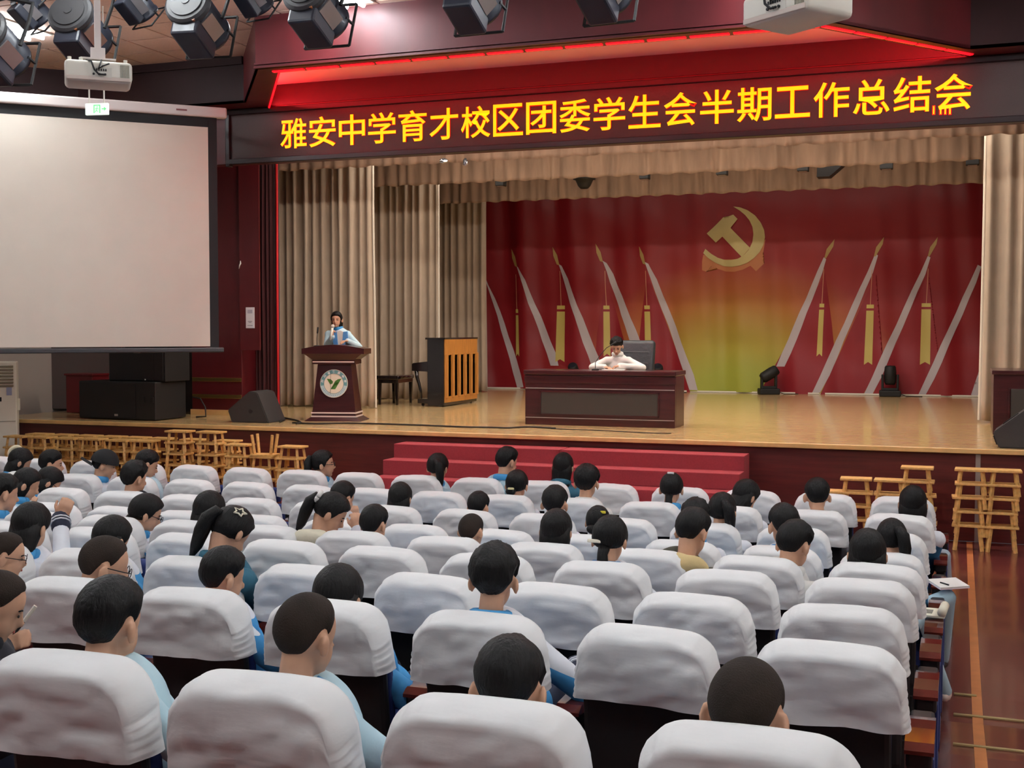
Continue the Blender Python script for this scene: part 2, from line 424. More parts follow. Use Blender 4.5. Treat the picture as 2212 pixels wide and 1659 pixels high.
def text_mesh(ch, size, off, name, outline=0.0):
    c = bpy.data.curves.new('t', 'FONT'); c.body = ch; c.size = size; c.offset = off; c.align_x = 'CENTER'; c.align_y = 'CENTER'
    c.resolution_u = 3
    if outline > 0: c.fill_mode = 'NONE'; c.bevel_depth = outline; c.bevel_resolution = 0
    o = bpy.data.objects.new('t', c); COL.objects.link(o)
    dgr = bpy.context.evaluated_depsgraph_get(); ev = o.evaluated_get(dgr)
    me = bpy.data.meshes.new_from_object(ev); me.name = name
    bpy.data.objects.remove(o); bpy.data.curves.remove(c)
    xs = [v.co.x for v in me.vertices]; ys = [v.co.y for v in me.vertices]
    if xs:
        cx = (min(xs) + max(xs)) / 2; cy = (min(ys) + max(ys)) / 2
        for v in me.vertices: v.co = (v.co.x - cx, v.co.z * -0.3, v.co.y - cy)
        me.update()
    return me
xa = at(634, 292, Y=LY).x; xb = at(2060, 200, Y=LY).x
CHW = 0.385
for i, ch in enumerate(TXT):
    x = xa + (xb - xa) * i / (len(TXT) - 1)
    zc = 4.842
    for nm, off, m, yy in (('character_halo', 0.0, LEDR, 0.002), ('character', 0.0035, LEDY, -0.004)):
        me = text_mesh(ch, 0.40, off, nm, 0.0085 if nm == 'character_halo' else 0.0)
        if not len(me.vertices): continue
        zs = [v.co.z for v in me.vertices]; xs = [v.co.x for v in me.vertices]
        wx = max(xs) - min(xs); hz = max(zs) - min(zs)
        kx = min(1.12, CHW / wx); kz = min(1.15, (0.385) / hz)
        for v in me.vertices: v.co.x *= kx; v.co.z *= kz
        me.materials.append(m)
        link(nm, me, sign, (x - so.x, yy, zc - so.z))
for u in (2017, 2032, 2042, 2052):   # faulty lit columns under the last character
    p = at(u, 238, Y=LY)
    B().box((p.x - so.x, -0.004, p.z - so.z), (0.014, 0.004, 0.085)).obj('stuck_pixels', LEDY, sign)
    B().box((p.x - so.x, 0.0, p.z - so.z), (0.032, 0.004, 0.1)).obj('stuck_pixels_halo', LEDR, sign)

# ------------------------------------------------------------------ projection screen
SA = radians(45.8); sd = Vector((sin(SA), cos(SA), 0)); sn = Vector((cos(SA), -sin(SA), 0))
pr = Vector((-8.86, 13.3, 0))
def on_screen(u, v):
    r = ray(u, v); t = (pr - CAM).dot(sn) / r.dot(sn); return CAM + r * t
tr = on_screen(449, 275); br = on_screen(465, 748); zt = tr.z; zb = br.z
wid = 4.1
scr = thing('projection_screen', 'large white roll-down projection screen angled beside the stage', 'screen', (pr.x, pr.y, zb - 0.1), 0)
scr.rotation_euler = (0, 0, pi / 2 - SA)   # local x runs along the screen to the right
xo = (tr - pr).dot(sd)
h = zt - zb
B().box((xo - wid / 2, 0, h / 2 + 0.1), (wid, 0.004, h)).obj('screen_fabric', SCREENW, scr)
for x in (xo + 0.055, xo - wid - 0.055): B().box((x, 0.001, h / 2 + 0.12), (0.11, 0.005, h + 0.2)).obj('black_border', SCREENB, scr)
B().box((xo - wid / 2, 0.001, h + 0.16), (wid + 0.02, 0.005, 0.12)).obj('black_border', SCREENB, scr)
B().box((xo - wid / 2 + 0.02, 0, 0.055), (wid + 0.3, 0.04, 0.06), 0.012).obj('weight_bar', mat('bar_grey', (70, 70, 72), 0.4, metal=0.3), scr)
ct = on_screen(468, 247)
B().box((xo - wid / 2 + 0.06, 0, h + 0.285), (wid + 0.34, 0.12, 0.13), 0.02).obj('screen_case', CASEW, scr)
B().box((xo - 0.33, -0.062, h + 0.285), (0.13, 0.004, 0.02)).obj('maker_badge', mat('badge_grey', (120, 60, 60), 0.5), scr)
for x in (xo - 0.2, xo - wid + 0.2): B().box((x, 0.25, h + 0.3), (0.04, 0.5, 0.03)).obj('wall_bracket', BLACK, scr)

# ------------------------------------------------------------------ curtains
def drape(name, x0, x1, y, z0, z1, waves, amp, m, label, cat='curtain', group=None, seed=0, flare=0.0, nx=None, th=0.012, edge=None):
    rnd = random.Random(seed); ph = [rnd.uniform(0, 6.28) for _ in range(4)]
    W = x1 - x0; nx = nx or max(40, int(W * 34)); nz = 14
    o = thing(name, label, cat, ((x0 + x1) / 2, y, z0), 0, group)
    def f(s, t):
        a = s * waves * 2 * pi
        fold = sin(a + ph[0] + 0.8 * sin(a * 0.37 + ph[1])) * (0.75 + 0.25 * sin(a * 0.21 + ph[2]))
        fold = fold * abs(fold) ** 0.15 if fold else 0
        k = amp * (0.75 + 0.35 * (1 - t)) + 0.012 * sin(7 * t + 5 * s * waves)
        x = (s - 0.5) * W * (1 + flare * (1 - t) ** 2)
        zz = t * (z1 - z0)
        if t == 0: zz += 0.012 * (1 + sin(a * 0.5 + ph[3]))
        return Vector((x, fold * k, zz))
    me = grid_mesh(name, nx, nz, f, m)
    c = link('curtain_cloth', me, o)
    md = c.modifiers.new('thick', 'SOLIDIFY'); md.thickness = th
    if edge:
        B().tube([f(edge[0], t / 10) + Vector((0, -0.02, 0)) for t in range(11)], 0.018, 6).obj('curtain_edge', edge[1], o)
    return o
LEGT = 5.3
def X(u, v, y): return at(u, v, Y=y).x
EDGEL = mat('curtain_pale_edge', (226, 216, 200), 0.7)
x1 = X(806, 600, 18.1)
drape('stage_curtain', -11.6, x1, 18.1, STZ + 0.01, LEGT, 15, 0.085, CURTAIN, 'taupe stage curtain hanging behind the speaker at the podium', seed=1, edge=(1.0, EDGEL), flare=0.02)
x2 = X(948, 600, 20.6)
drape('stage_curtain', -11.2, x2, 20.6, STZ + 0.01, LEGT, 14, 0.08, CURTAIN, 'taupe stage curtain hanging behind the upright piano', seed=2, edge=(1.0, EDGEL))
x3 = X(1049, 640, 23.7)
drape('stage_curtain', -11.6, x3, 23.7, STZ + 0.01, LEGT, 14, 0.07, CURTAIN, 'taupe stage curtain beside the left edge of the red banner', seed=3, flare=0.02)
x4 = X(2124, 600, 18.2)
drape('stage_curtain', x4, x4 + 2.6, 18.2, STZ + 0.01, LEGT, 13, 0.085, CURTAIN, 'taupe stage curtain at the right side of the stage opening', seed=4, edge=(0.0, EDGEL), flare=0.02)
drape('stage_curtain', 0.9, 3.4, 20.6, STZ + 0.01, LEGT, 12, 0.08, CURTAIN, 'taupe stage curtain behind the right-hand stage curtain', seed=14)
drape('main_curtain', -10.12, X(603, 700, 16.25), 16.25, STZ + 0.005, 4.95, 6, 0.05, REDCURT, 'dark red velvet curtain gathered beside the left pillar', seed=5, edge=(1.0, REDEDGE))
drape('main_curtain', 1.62, 2.1, 16.6, STZ + 0.005, 4.95, 6, 0.05, REDCURT, 'dark red velvet curtain gathered at the right of the stage', seed=6)
for n, (y, zb_, lab, sd_) in enumerate(((16.95, 4.79, 'pleated taupe border curtain hanging directly under the LED sign', 7), (19.6, 4.82, 'pleated taupe border curtain, second one behind the LED sign', 8),
                                   (22.6, 4.81, 'pleated taupe border curtain just above the red banner', 9))):
    drape('border_curtain', -11.4, 3.6, y, zb_, 5.75, 74, 0.03, BORDER, lab, 'curtain', 'border curtains', sd_, nx=620, th=0.006)
# crumpled foil caught on the torn hem of the first border
FOIL = mat('foil', (200, 204, 210), 0.25, metal=0.9)
bord = bpy.data.objects['border_curtain']
for k, (u, v) in enumerate(((958, 347), (1005, 350))):
    p = at(u, v, Y=16.88) - Vector(bord.location)
    bb = B(); bb.ell((0, 0, 0), (0.07 - 0.03 * k, 0.03, 0.04 + 0.02 * k), sub=2)
    for vv in bb.bm.verts: vv.co *= 1 + 0.35 * noise.noise(vv.co * 40 + Vector((k, 0, 0)))
    bb.obj('torn_foil', FOIL, bord, False, p)
# added battens, out of view, that brighten the stage and its curtains
for n, y in enumerate((14.75, 17.6, 20.2, 23.1)):
    t = thing('added_batten', 'added unseen stage lighting batten behind the %s' % ('LED sign header' if n == 0 else ORD[n - 1] + ' border curtain'), 'stage light', (-4.2, y, 5.55), 0, 'added stage battens')
    B().box((0, 0, 0.06), (9.0, 0.14, 0.1), 0.01).obj('batten_housing', BLACK, t)
    B().box((0, 0, 0.0), (8.9, 0.1, 0.02)).obj('batten_lens', BATTENS[n], t)
    for x in (-4, 0, 4): B().tube([(x, 0, 0.1), (x, 0, 1.45)], 0.012, 6).obj('hanging_wire', BLACK, t)

# small fixtures peeping out below the borders
def small_fixture(u, v, y, w, hgt, lab, kind):
    p = at(u, v, Y=y)
    t = thing('stage_fixture', lab, 'stage light', p)
    if kind == 'dome':
        B().lathe([(0.0, -0.11), (0.07, -0.1), (0.11, -0.06), (0.16, 0.05), (0.2, 0.06), (0.2, 0.12), (0, 0.12)], 16).obj('lamp_head', BLACK, t, True)
        B().lathe([(0.06, -0.115), (0.045, -0.12), (0, -0.12)], 12).obj('lens', STEEL, t)
    elif kind == 'horn':
        B().frustum((0, 0, -0.12), (0.2, 0.3), (0.5, 0.3), 0.26, (0.16, 0)).obj('speaker_box', BLACK, t)
    else:
        B().box((0, 0, 0), (w, 0.18, hgt), 0.01).obj('lamp_box', BLACK, t)
        B().box((0, 0, -hgt / 2 - 0.004), (w * 0.7, 0.12, 0.008)).obj('lens', STEEL, t)
    B().tube([(0, 0, hgt / 2), (0, 0, 6.98 - p.z)], 0.015, 6).obj('drop_pipe', BLACK, t)
for u, v, y, wd, hg, lab, kd in ((1262, 395, 21.0, 0.3, 0.2, 'black dome stage lamp under the second border curtain', 'dome'),
        (1780, 368, 20.6, 0.4, 0.26, 'black wedge-shaped box hanging under the second border curtain', 'horn'),
        (1082, 396, 20.8, 0.16, 0.1, 'small black lamp under the second border, leftmost of the small lamps', 'box'),
        (1393, 381, 20.8, 0.16, 0.1, 'small black lamp under the second border, right of the dome lamp', 'box'),
        (1560, 372, 20.8, 0.18, 0.1, 'small black lamp under the second border above the emblem', 'box'),
        (1735, 364, 20.8, 0.18, 0.1, 'small black lamp left of the black wedge-shaped box', 'box'),
        (1915, 355, 20.8, 0.2, 0.16, 'small black lamp right of the black wedge-shaped box', 'box'),
        (2101, 346, 20.8, 0.2, 0.16, 'small black lamp under the second border, rightmost by the curtain', 'box')):
    small_fixture(u, v, y, wd, hg, lab, kd)

# ------------------------------------------------------------------ banner
BY = 25.1
BX0, BX1, BZ0, BZ1 = X(1045, 640, BY) - 0.02, 1.25, STZ + 0.02, 5.35
def fold(x, z):
    a = 0.055 * sin(x * 5.2 + 0.8 * sin(x * 1.3)) * (0.35 + 0.65 * max(0, min(1, (-2.2 - x) / 3.5 + 0.4)))
    a += 0.018 * sin(x * 11 + z * 0.7) + 0.012 * noise.noise(Vector((x * 2.2, z * 0.9, 3)))
    a += 0.02 * noise.noise(Vector((x * 1.1 + z * 0.8, z * 1.4, 9)))
    return a
bm_ = bpy.data.materials.new('banner_print'); bm_.use_nodes = True
nt = bm_.node_tree; N = nt.nodes; L = nt.links; bs = N['Principled BSDF']
bs.inputs['Roughness'].default_value = 0.38; bs.inputs['Specular IOR Level'].default_value = 0.45
ge = N.new('ShaderNodeTexCoord'); mp = N.new('ShaderNodeMapping'); L.new(ge.outputs['Object'], mp.inputs['Vector'])
EX = X(1590, 520, BY)
BCX = (BX0 + BX1) / 2
mp.inputs['Location'].default_value = (-(EX + 0.0 - BCX) / 4.6, 0, 0.16)
mp.inputs['Scale'].default_value = (1 / 4.6, 0.0, 1 / 4.3)
gr = N.new('ShaderNodeTexGradient'); gr.gradient_type = 'SPHERICAL'; L.new(mp.outputs['Vector'], gr.inputs['Vector'])
rpn = N.new('ShaderNodeValToRGB'); L.new(gr.outputs['Fac'], rpn.inputs['Fac'])
def linc(c): return tuple((((x / 255) / 12.92) if x / 255 <= 0.04045 else ((x / 255 + 0.055) / 1.055) ** 2.4) for x in c)
cr = rpn.color_ramp
cr.elements[0].position = 0.02; cr.elements[0].color = (*linc((134, 28, 36)), 1)
cr.elements[1].position = 0.20; cr.elements[1].color = (*linc((152, 54, 54)), 1)
for pos, c in ((0.36, (176, 104, 62)), (0.54, (176, 150, 66)), (0.74, (166, 172, 70))):
    e = cr.elements.new(pos); e.color = (*linc(c), 1)
L.new(rpn.outputs['Color'], bs.inputs['Base Color'])
ban = thing('banner', 'wide red and yellow-green printed backdrop banner with party emblem and ribbons', 'banner', (BCX, BY, BZ0))
def bfn(s, t):
    x = BX0 + s * (BX1 - BX0); z = BZ0 + t * (BZ1 - BZ0); return Vector((x - BCX, fold(x, z), z - BZ0))
link('banner_cloth', grid_mesh('banner_cloth', 340, 60, bfn, bm_), ban)
def print_poly(name, pts, m, off, sub=3):
    """flat print on the cloth: polygon of photo pixels laid on the banner and following its folds"""
    bb = B(); vs = []
    for u, v in pts:
        p = at(u, v, Y=BY); vs.append(bb.bm.verts.new((p.x, 0, p.z)))
    f = bb.bm.faces.new(vs); bmesh.ops.triangulate(bb.bm, faces=[f])
    for _ in range(9):
        le = [e for e in bb.bm.edges if e.calc_length() > 0.055]
        if not le: break
        bmesh.ops.subdivide_edges(bb.bm, edges=le, cuts=1); bmesh.ops.triangulate(bb.bm, faces=bb.bm.faces)
    for vv in bb.bm.verts: vv.co = (vv.co.x - BCX, fold(vv.co.x, vv.co.z) - off, vv.co.z - BZ0)
    return bb.obj(name, m, ban, True)
RIB = mat('print_silver', (186, 178, 182), 0.45); TAS = mat('print_tassel', (196, 178, 100), 0.5); TIP = mat('print_spear', (168, 140, 84), 0.5)
REDP = mat('print_red', (142, 34, 44), 0.4)
# ribbons: quads (top-left, top-right, bottom-right, bottom-left)
lr = [((1045, 588), (1056, 618), (1133, 836), (1118, 838)), ((1117, 574), (1121, 578), (1206, 790), (1188, 790)), ((1205, 570), (1212, 574), (1300, 800), (1280, 796)),
      ((1301, 563), (1309, 568), (1390, 760), (1366, 752)), ((1394, 566), (1402, 570), (1508, 843), (1490, 842))]
rr = [((1780, 556), (1785, 560), (1694, 792), (1676, 792)), ((1891, 548), (1897, 552), (1772, 848), (1755, 848)), ((2004, 553), (2010, 556), (1884, 852), (1866, 852)),
      ((2112, 572), (2120, 576), (2000, 852), (1984, 852)), ((2150, 700), (2168, 705), (2117, 857), (2096, 857))]
for q in lr + rr:
    (a, c, d, e) = q
    n = 8; pts = []
    for i in range(n + 1):
        f = i / n; k = 0.7 * sin(i * 2.1 + a[0]) if 0 < i < n else 0
        pts.append((a[0] + (e[0] - a[0]) * f + k, a[1] + (e[1] - a[1]) * f))
    for i in range(n, -1, -1):
        f = i / n; k = 0.7 * sin(i * 2.1 + a[0] + 0.6) + 4.0 if 0 < i < n else 0
        pts.append((c[0] + (d[0] - c[0]) * f + k, c[1] + (d[1] - c[1]) * f))
    print_poly('ribbon_print', pts, RIB, 0.006)
for (x, y, dx) in ((1104, 537, 1), (1192, 533, 1), (1287, 526, 1), (1381, 532, 1)):
    print_poly('spear_print', [(x, y), (x + 10, y + 18), (x + 15, y + 40), (x + 9, y + 38), (x + 2, y + 20)], TIP, 0.007, 1)
for (x, y) in ((1803, 516), (1910, 512), (2026, 512)):
    print_poly('spear_print', [(x, y), (x - 3, y + 16), (x - 18, y + 42), (x - 22, y + 42), (x - 17, y + 22)], TIP, 0.007, 1)
# dark red triangle between spear and ribbon, tassels
for (x, y0, y1, xb, hw) in ((1118, 668, 770, 1119, 4), (1211, 660, 782, 1209, 10), (1309, 660, 770, 1311, 7), (1399, 660, 770, 1402, 7),
                            (1776, 656, 770, 1770, 6), (1880, 658, 788, 1875, 9), (2001, 655, 788, 1998, 11)):
    print_poly('tassel_print', [(x - hw + 1, y0), (x + hw - 1, y0), (xb + hw, y1), (xb, y1 - 6), (xb - hw, y1)], TAS, 0.008, 2)
    print_poly('tassel_band_print', [(x - hw, y0 + 8), (x + hw, y0 + 8), (x + hw, y0 + 13), (x - hw, y0 + 13)], REDP, 0.009, 1)
    print_poly('tassel_cord_print', [(x - 0.6 + (4 if x > 1590 else -3), y0 - 75), (x + 0.6 + (4 if x > 1590 else -3), y0 - 75), (x + 0.8, y0), (x - 0.8, y0)], mat('print_cord', (200, 140, 110), 0.5), 0.008, 1)
for tri in (((1783, 590), (1797, 700), (1803, 765), (1752, 852), (1640, 850)), ((1893, 590), (1905, 740), (1908, 775), (1862, 856), (1772, 853)), ((2006, 590), (2018, 700), (2028, 770), (1980, 858), (1884, 856)),
            ((1400, 590), (1386, 690), (1380, 750), (1430, 846), (1492, 847)), ((1308, 600), (1290, 720), (1286, 780), (1300, 800), (1366, 800)), ((1211, 600), (1200, 700), (1196, 780), (1240, 800), (1286, 800))):
    print_poly('red_panel_print', tri, REDP, 0.004, 3)
# emblem
def zq(x, y): return (1480 + x / 9.215, 430 + y / 9.215)
EMB = mat('print_emblem_gold', (190, 176, 120), 0.4, var=0.12, vscale=1.2); EMBW = mat('print_emblem_pale', (206, 196, 176), 0.4); EMBT = mat('print_emblem_tan', (186, 120, 78), 0.45)
hammer = [(440, 690), (750, 360), (830, 360), (890, 335), (960, 310), (1050, 400), (905, 575), (1305, 975), (1140, 1160), (735, 745), (605, 865)]
out = [(960, 150), (1090, 165), (1250, 225), (1400, 330), (1510, 470), (1575, 620), (1590, 760), (1560, 920), (1490, 1060), (1380, 1180), (1250, 1270), (1100, 1325),
       (930, 1350), (760, 1335), (600, 1270), (470, 1180), (375, 1080)]
inn = [(415, 995), (520, 1090), (640, 1165), (780, 1210), (930, 1215), (1060, 1190), (1180, 1120), (1280, 1010), (1350, 860), (1370, 700), (1350, 560), (1290, 430), (1200, 320), (1090, 230)]
shadow = [(375, 1110), (350, 1240), (350, 1420), (430, 1450), (510, 1390), (530, 1320), (650, 1390), (800, 1440), (980, 1450), (1150, 1410), (1310, 1330), (1420, 1440), (1580, 1280), (1480, 1170), (1560, 1040), (1600, 800), (1400, 1000), (1100, 1200), (700, 1200)]
print_poly('emblem_shadow_print', [zq(x, y) for x, y in shadow], EMBT, 0.006, 2)
def resample(pts, n):
    ds = [0.0]
    for p, q in zip(pts, pts[1:]): ds.append(ds[-1] + math.dist(p, q))
    r_ = []
    for k in range(n + 1):
        t = ds[-1] * k / n; i = max(j for j in range(len(ds)) if ds[j] <= t + 1e-9); i = min(i, len(pts) - 2)
        f = (t - ds[i]) / (ds[i + 1] - ds[i]); r_.append((pts[i][0] + (pts[i + 1][0] - pts[i][0]) * f, pts[i][1] + (pts[i + 1][1] - pts[i][1]) * f))
    return r_
ro = resample(out, 64); ri = resample(list(reversed(inn + [(960, 150)])), 64)
bb = B(); vo = []; vi = []
for lst, dst, in ((ro, vo), (ri, vi)):
    for x, y in lst:
        p = at(*zq(x, y), Y=BY); dst.append(bb.bm.verts.new((p.x - BCX, fold(p.x, p.z) - 0.02, p.z - BZ0)))
for k in range(64):
    try: bb.bm.faces.new((vo[k], vo[k + 1], vi[k + 1], vi[k]))
    except ValueError: pass
bb.obj('emblem_sickle_print', EMB, ban, True)
print_poly('emblem_hammer_print', [zq(x, y) for x, y in hammer[:6] + [(905, 575), (735, 745), (605, 865)]], EMB, 0.026, 2)
print_poly('emblem_hammer_print', [zq(x, y) for x, y in ((905, 575), (1305, 975), (1140, 1160), (735, 745))], EMB, 0.0262, 2)
B().box((0, -0.02, 0.0), (BX1 - BX0, 0.03, 0.03)).obj('bottom_pole', PLASTW, ban)

# ------------------------------------------------------------------ stage furniture
# desk
d0 = at(1133, 917, Z=STZ); d1 = at(1456, 925, Z=STZ)
DY = 15.7; DXL, DXR = -5.56, -3.48
desk = thing('presidium_desk', 'long dark mahogany desk with grey front panel at centre stage', 'desk', ((DXL + DXR) / 2, DY + 0.3, STZ))
W = DXR - DXL; H = 0.775
B().box((0, -0.25, (H - 0.09) / 2), (W, 0.06, H - 0.09), 0.006).obj('desk_front', MAHOG, desk)
for sx in (-1, 1): B().box((sx * (W / 2 - 0.03), 0.03, (H - 0.09) / 2), (0.06, 0.5, H - 0.09), 0.006).obj('desk_side', MAHOG, desk)
B().box((0, 0, H - 0.06), (W + 0.03, 0.62, 0.06), 0.008).obj('desk_top', MAHOG, desk)
B().box((0, -0.28, H - 0.15), (W + 0.02, 0.02, 0.1), 0.004).obj('modesty_rail', MAHOG, desk)
B().box((0, -0.283, 0.5), (W - 0.02, 0.012, 0.012)).obj('metal_strip', STEEL, desk)
B().box((0, -0.283, 0.1), (W - 0.02, 0.012, 0.01)).obj('metal_strip', STEEL, desk)
B().box((0, -0.283, 0.3), (W - 0.46, 0.012, 0.3), 0.003).obj('front_panel', DESKPANEL, desk)
fr = B()
for z in (0.455, 0.145): fr.box((0, -0.288, z), (W - 0.42, 0.016, 0.018))
for sx in (-1, 1): fr.box((sx * (W - 0.44) / 2, -0.288, 0.3), (0.018, 0.016, 0.32))
fr.obj('panel_frame', MAHOG, desk)
# gooseneck mic on the desk
def gooseneck(loc, lab, pts):
    t = thing('gooseneck_microphone', lab, 'microphone', loc)
    B().lathe([(0.05, 0), (0.05, 0.012), (0.03, 0.02), (0.0, 0.02)], 16).obj('mic_base', BLACK, t, True)
    B().tube(pts, 0.005, 6).obj('mic_neck', BLACK, t, True)
    e = Vector(pts[-1]); dr = (e - Vector(pts[-2])).normalized()
    B().cap(e, e + dr * 0.07, 0.012, 0.014, 10).obj('mic_head', BLACK, t, True)
p = at(1286, 795, Y=15.95)
gooseneck((p.x, 15.95, STZ + H - 0.03), 'thin gooseneck microphone bending over the mahogany desk', [(0, 0, 0.02), (0, 0.0, 0.1), (0.06, 0.02, 0.2), (0.14, 0.05, 0.3), (0.2, 0.08, 0.34)])
tag(B().box((0, 0, 0.003), (0.3, 0.21, 0.006)).obj('document', PAPER, None, False, (at(1325, 795, Y=16.1).x, 16.12, STZ + H - 0.03), (0, 0, 0.1)), 'white paper under the hands of the person at the desk', 'paper')

# leather chair behind the desk
cx_ = at(1372, 760, Y=16.95).x
ch = thing('leather_chair', 'black padded leather armchair behind the mahogany desk', 'chair', (cx_, 16.9, STZ), radians(-8))
bb = B().box((0, 0, 0), (0.56, 0.14, 0.72), 0.06, seg=4)
for v in bb.bm.verts: v.co.y += -0.05 * (v.co.x / 0.28) ** 2
bb.obj('backrest', LEATHER, ch, True, (0, 0.1, 0.78), (radians(-8), 0, 0))
for z in (0.62, 0.78, 0.94): B().box((0, 0, 0), (0.44, 0.04, 0.11), 0.02, seg=3).obj('back_cushion', LEATHER, ch, True, (0, 0.02 - (z - 0.78) * -0.14, z))
B().box((0, -0.16, 0.43), (0.52, 0.5, 0.12), 0.04, seg=3).obj('seat', LEATHER, ch, True)
for sx in (-1, 1):
    B().tube([(sx * 0.29, 0.1, 0.62), (sx * 0.31, -0.1, 0.66), (sx * 0.3, -0.35, 0.64), (sx * 0.28, -0.38, 0.5), (sx * 0.22, -0.3, 0.4)], 0.025, 8).obj('armrest', BLACK, ch, True)
B().lathe([(0.03, 0.08), (0.03, 0.38)], 10).obj('gas_column', STEEL, ch)
for k in range(5):
    a = k * 2 * pi / 5
    l = B().tube([(0, 0, 0.09), (0.3 * cos(a), 0.3 * sin(a), 0.06)], [0.025, 0.018], 6).obj('base_leg', BLACK, ch)
    B().ell((0.3 * cos(a), 0.3 * sin(a), 0.03), (0.03, 0.03, 0.03), sub=2).obj('caster', BLACK, l)

# podium
PX, PY = -8.36, 15.56
pod = thing('podium', 'dark mahogany speaker podium with round school crest and arched top', 'podium', (PX, PY, STZ), radians(14))
TR = mat('podium_strip', (232, 214, 206), 0.35)
B().frustum((0, 0, 0), (0.82, 0.56), (0.66, 0.44), 0.055).obj('plinth', MAHOG, pod)
B().frustum((0, 0, 0.055), (0.64, 0.42), (0.62, 0.4), 0.09).obj('base_block', MAHOG, pod)
for z in (0.065, 0.115): B().box((0, 0, z), (0.65, 0.43, 0.02)).obj('pale_strip', TR, pod)
B().frustum((0, 0, 0.145), (0.62, 0.38), (0.48, 0.3), 0.66).obj('column', MAHOG, pod)
B().box((0, 0, 0.835), (0.62, 0.4, 0.06), 0.004).obj('neck_block', MAHOG, pod)
B().box((0, -0.2, 0.838), (0.6, 0.012, 0.018)).obj('pale_strip', TR, pod)
B().frustum((0, 0, 0.865), (0.6, 0.4), (0.84, 0.5), 0.09).obj('flare', MAHOG, pod)
poly = [(-0.45, 0.95), (0.45, 0.95), (0.45, 1.025)] + [(0.45 - 0.9 * k / 14, 1.025 + 0.055 * sin(pi * k / 14)) for k in range(1, 14)] + [(-0.45, 1.025)]
tb_ = B(); tb_.prism(poly, -0.24, 0.22); tb_.obj('podium_top', MAHOG, pod)
B().box((-0.05, -0.243, 0.99), (0.004, 0.004, 0.09)).obj('top_joint', BLACK, pod)
# crest on the podium front
def crest(parent, y, z, tilt):
    M = Matrix.Rotation(tilt, 3, 'X')
    e = bpy.data.objects.new('school_crest', None)
    RX = Matrix.Rotation(pi / 2, 3, 'X')
    disc = B().lathe([(0.2, 0), (0.2, 0.01), (0, 0.01)], 40, (0, 0, 0), RX).obj('school_crest', mat('crest_pale', (236, 228, 210), 0.4), parent, False, (0.0, y, z), (tilt, 0, 0))
    disc['label'] = 'round school crest with teal ring and green leaves'
    def ring(r0, r1, a0, a1, m, nm, yy):
        b_ = B(); n = 40
        pa = [b_.bm.verts.new((r0 * cos(a0 + (a1 - a0) * k / n), yy, r0 * sin(a0 + (a1 - a0) * k / n))) for k in range(n + 1)]
        pb = [b_.bm.verts.new((r1 * cos(a0 + (a1 - a0) * k / n), yy, r1 * sin(a0 + (a1 - a0) * k / n))) for k in range(n + 1)]
        for k in range(n): b_.bm.faces.new((pa[k], pa[k + 1], pb[k + 1], pb[k]))
        b_.obj(nm, m, disc)
    ring(0.14, 0.193, radians(-10), radians(190), mat('crest_teal', (104, 160, 168), 0.4), 'teal_arc', -0.012)
    ring(0.14, 0.193, radians(190), radians(350), mat('crest_pale_blue', (190, 214, 220), 0.4), 'pale_arc', -0.012)
    ring(0.14, 0.146, 0, 2 * pi, mat('crest_line', (120, 150, 150), 0.4), 'ring_line', -0.013)
    G = mat('crest_green', (72, 124, 50), 0.4)
    def leaf(pts):
        b_ = B(); b_.bm.faces.new([b_.bm.verts.new((x, -0.0125, zz)) for x, zz in pts]); bmesh.ops.triangulate(b_.bm, faces=b_.bm.faces); b_.obj('leaf', G, disc)
    leaf([(-0.102, 0.068), (-0.045, 0.062), (-0.012, 0.03), (-0.03, 0.018), (-0.018, 0.0), (-0.04, -0.008), (-0.05, -0.012)])
    leaf([(0.108, 0.068), (0.06, 0.062), (0.02, 0.036), (0.028, 0.022), (0.062, 0.012), (0.03, 0.0), (0.055, -0.016), (0.02, -0.03), (0.0, -0.038), (-0.03, -0.055), (-0.042, -0.08), (0.022, -0.08)])
    WM = mat('crest_white', (246, 246, 242), 0.5)
    for k, chh in enumerate('四川省雅安中学'):
        a = radians(168 - k * 26); me = text_mesh(chh, 0.04, 0.001, 'crest_character'); me.materials.append(WM)
        o = link('crest_character', me, disc, (0.166 * cos(a), -0.0135, 0.166 * sin(a)), (0, -(a - pi / 2), 0))
    b_ = B()
    for k in range(15):
        a = radians(208 + k * 124 / 14)
        b_.box((0.167 * cos(a), -0.0125, 0.167 * sin(a)), (0.006, 0.001, 0.016), rot=Matrix.Rotation(-(a - pi / 2), 3, 'Y'))
    b_.obj('crest_lettering', mat('crest_letter', (110, 150, 160), 0.5), disc)
    B().box((-0.045, -0.0145, 0.02), (0.003, 0.002, 0.34)).obj('crest_joint', BLACK, disc)
crest(pod, -0.176, 0.53, radians(-4))
p = at(686, 740, Y=PY)
gooseneck((p.x, PY - 0.02, STZ + 1.05), 'thin gooseneck microphone standing on the podium top', [(0, 0, 0.0), (0, 0, 0.12), (0.005, 0.01, 0.2)])

# piano and bench
pn = thing('upright_piano', 'black upright piano with bare wooden back, keyboard facing left', 'piano', (-8.1, 18.8, STZ))
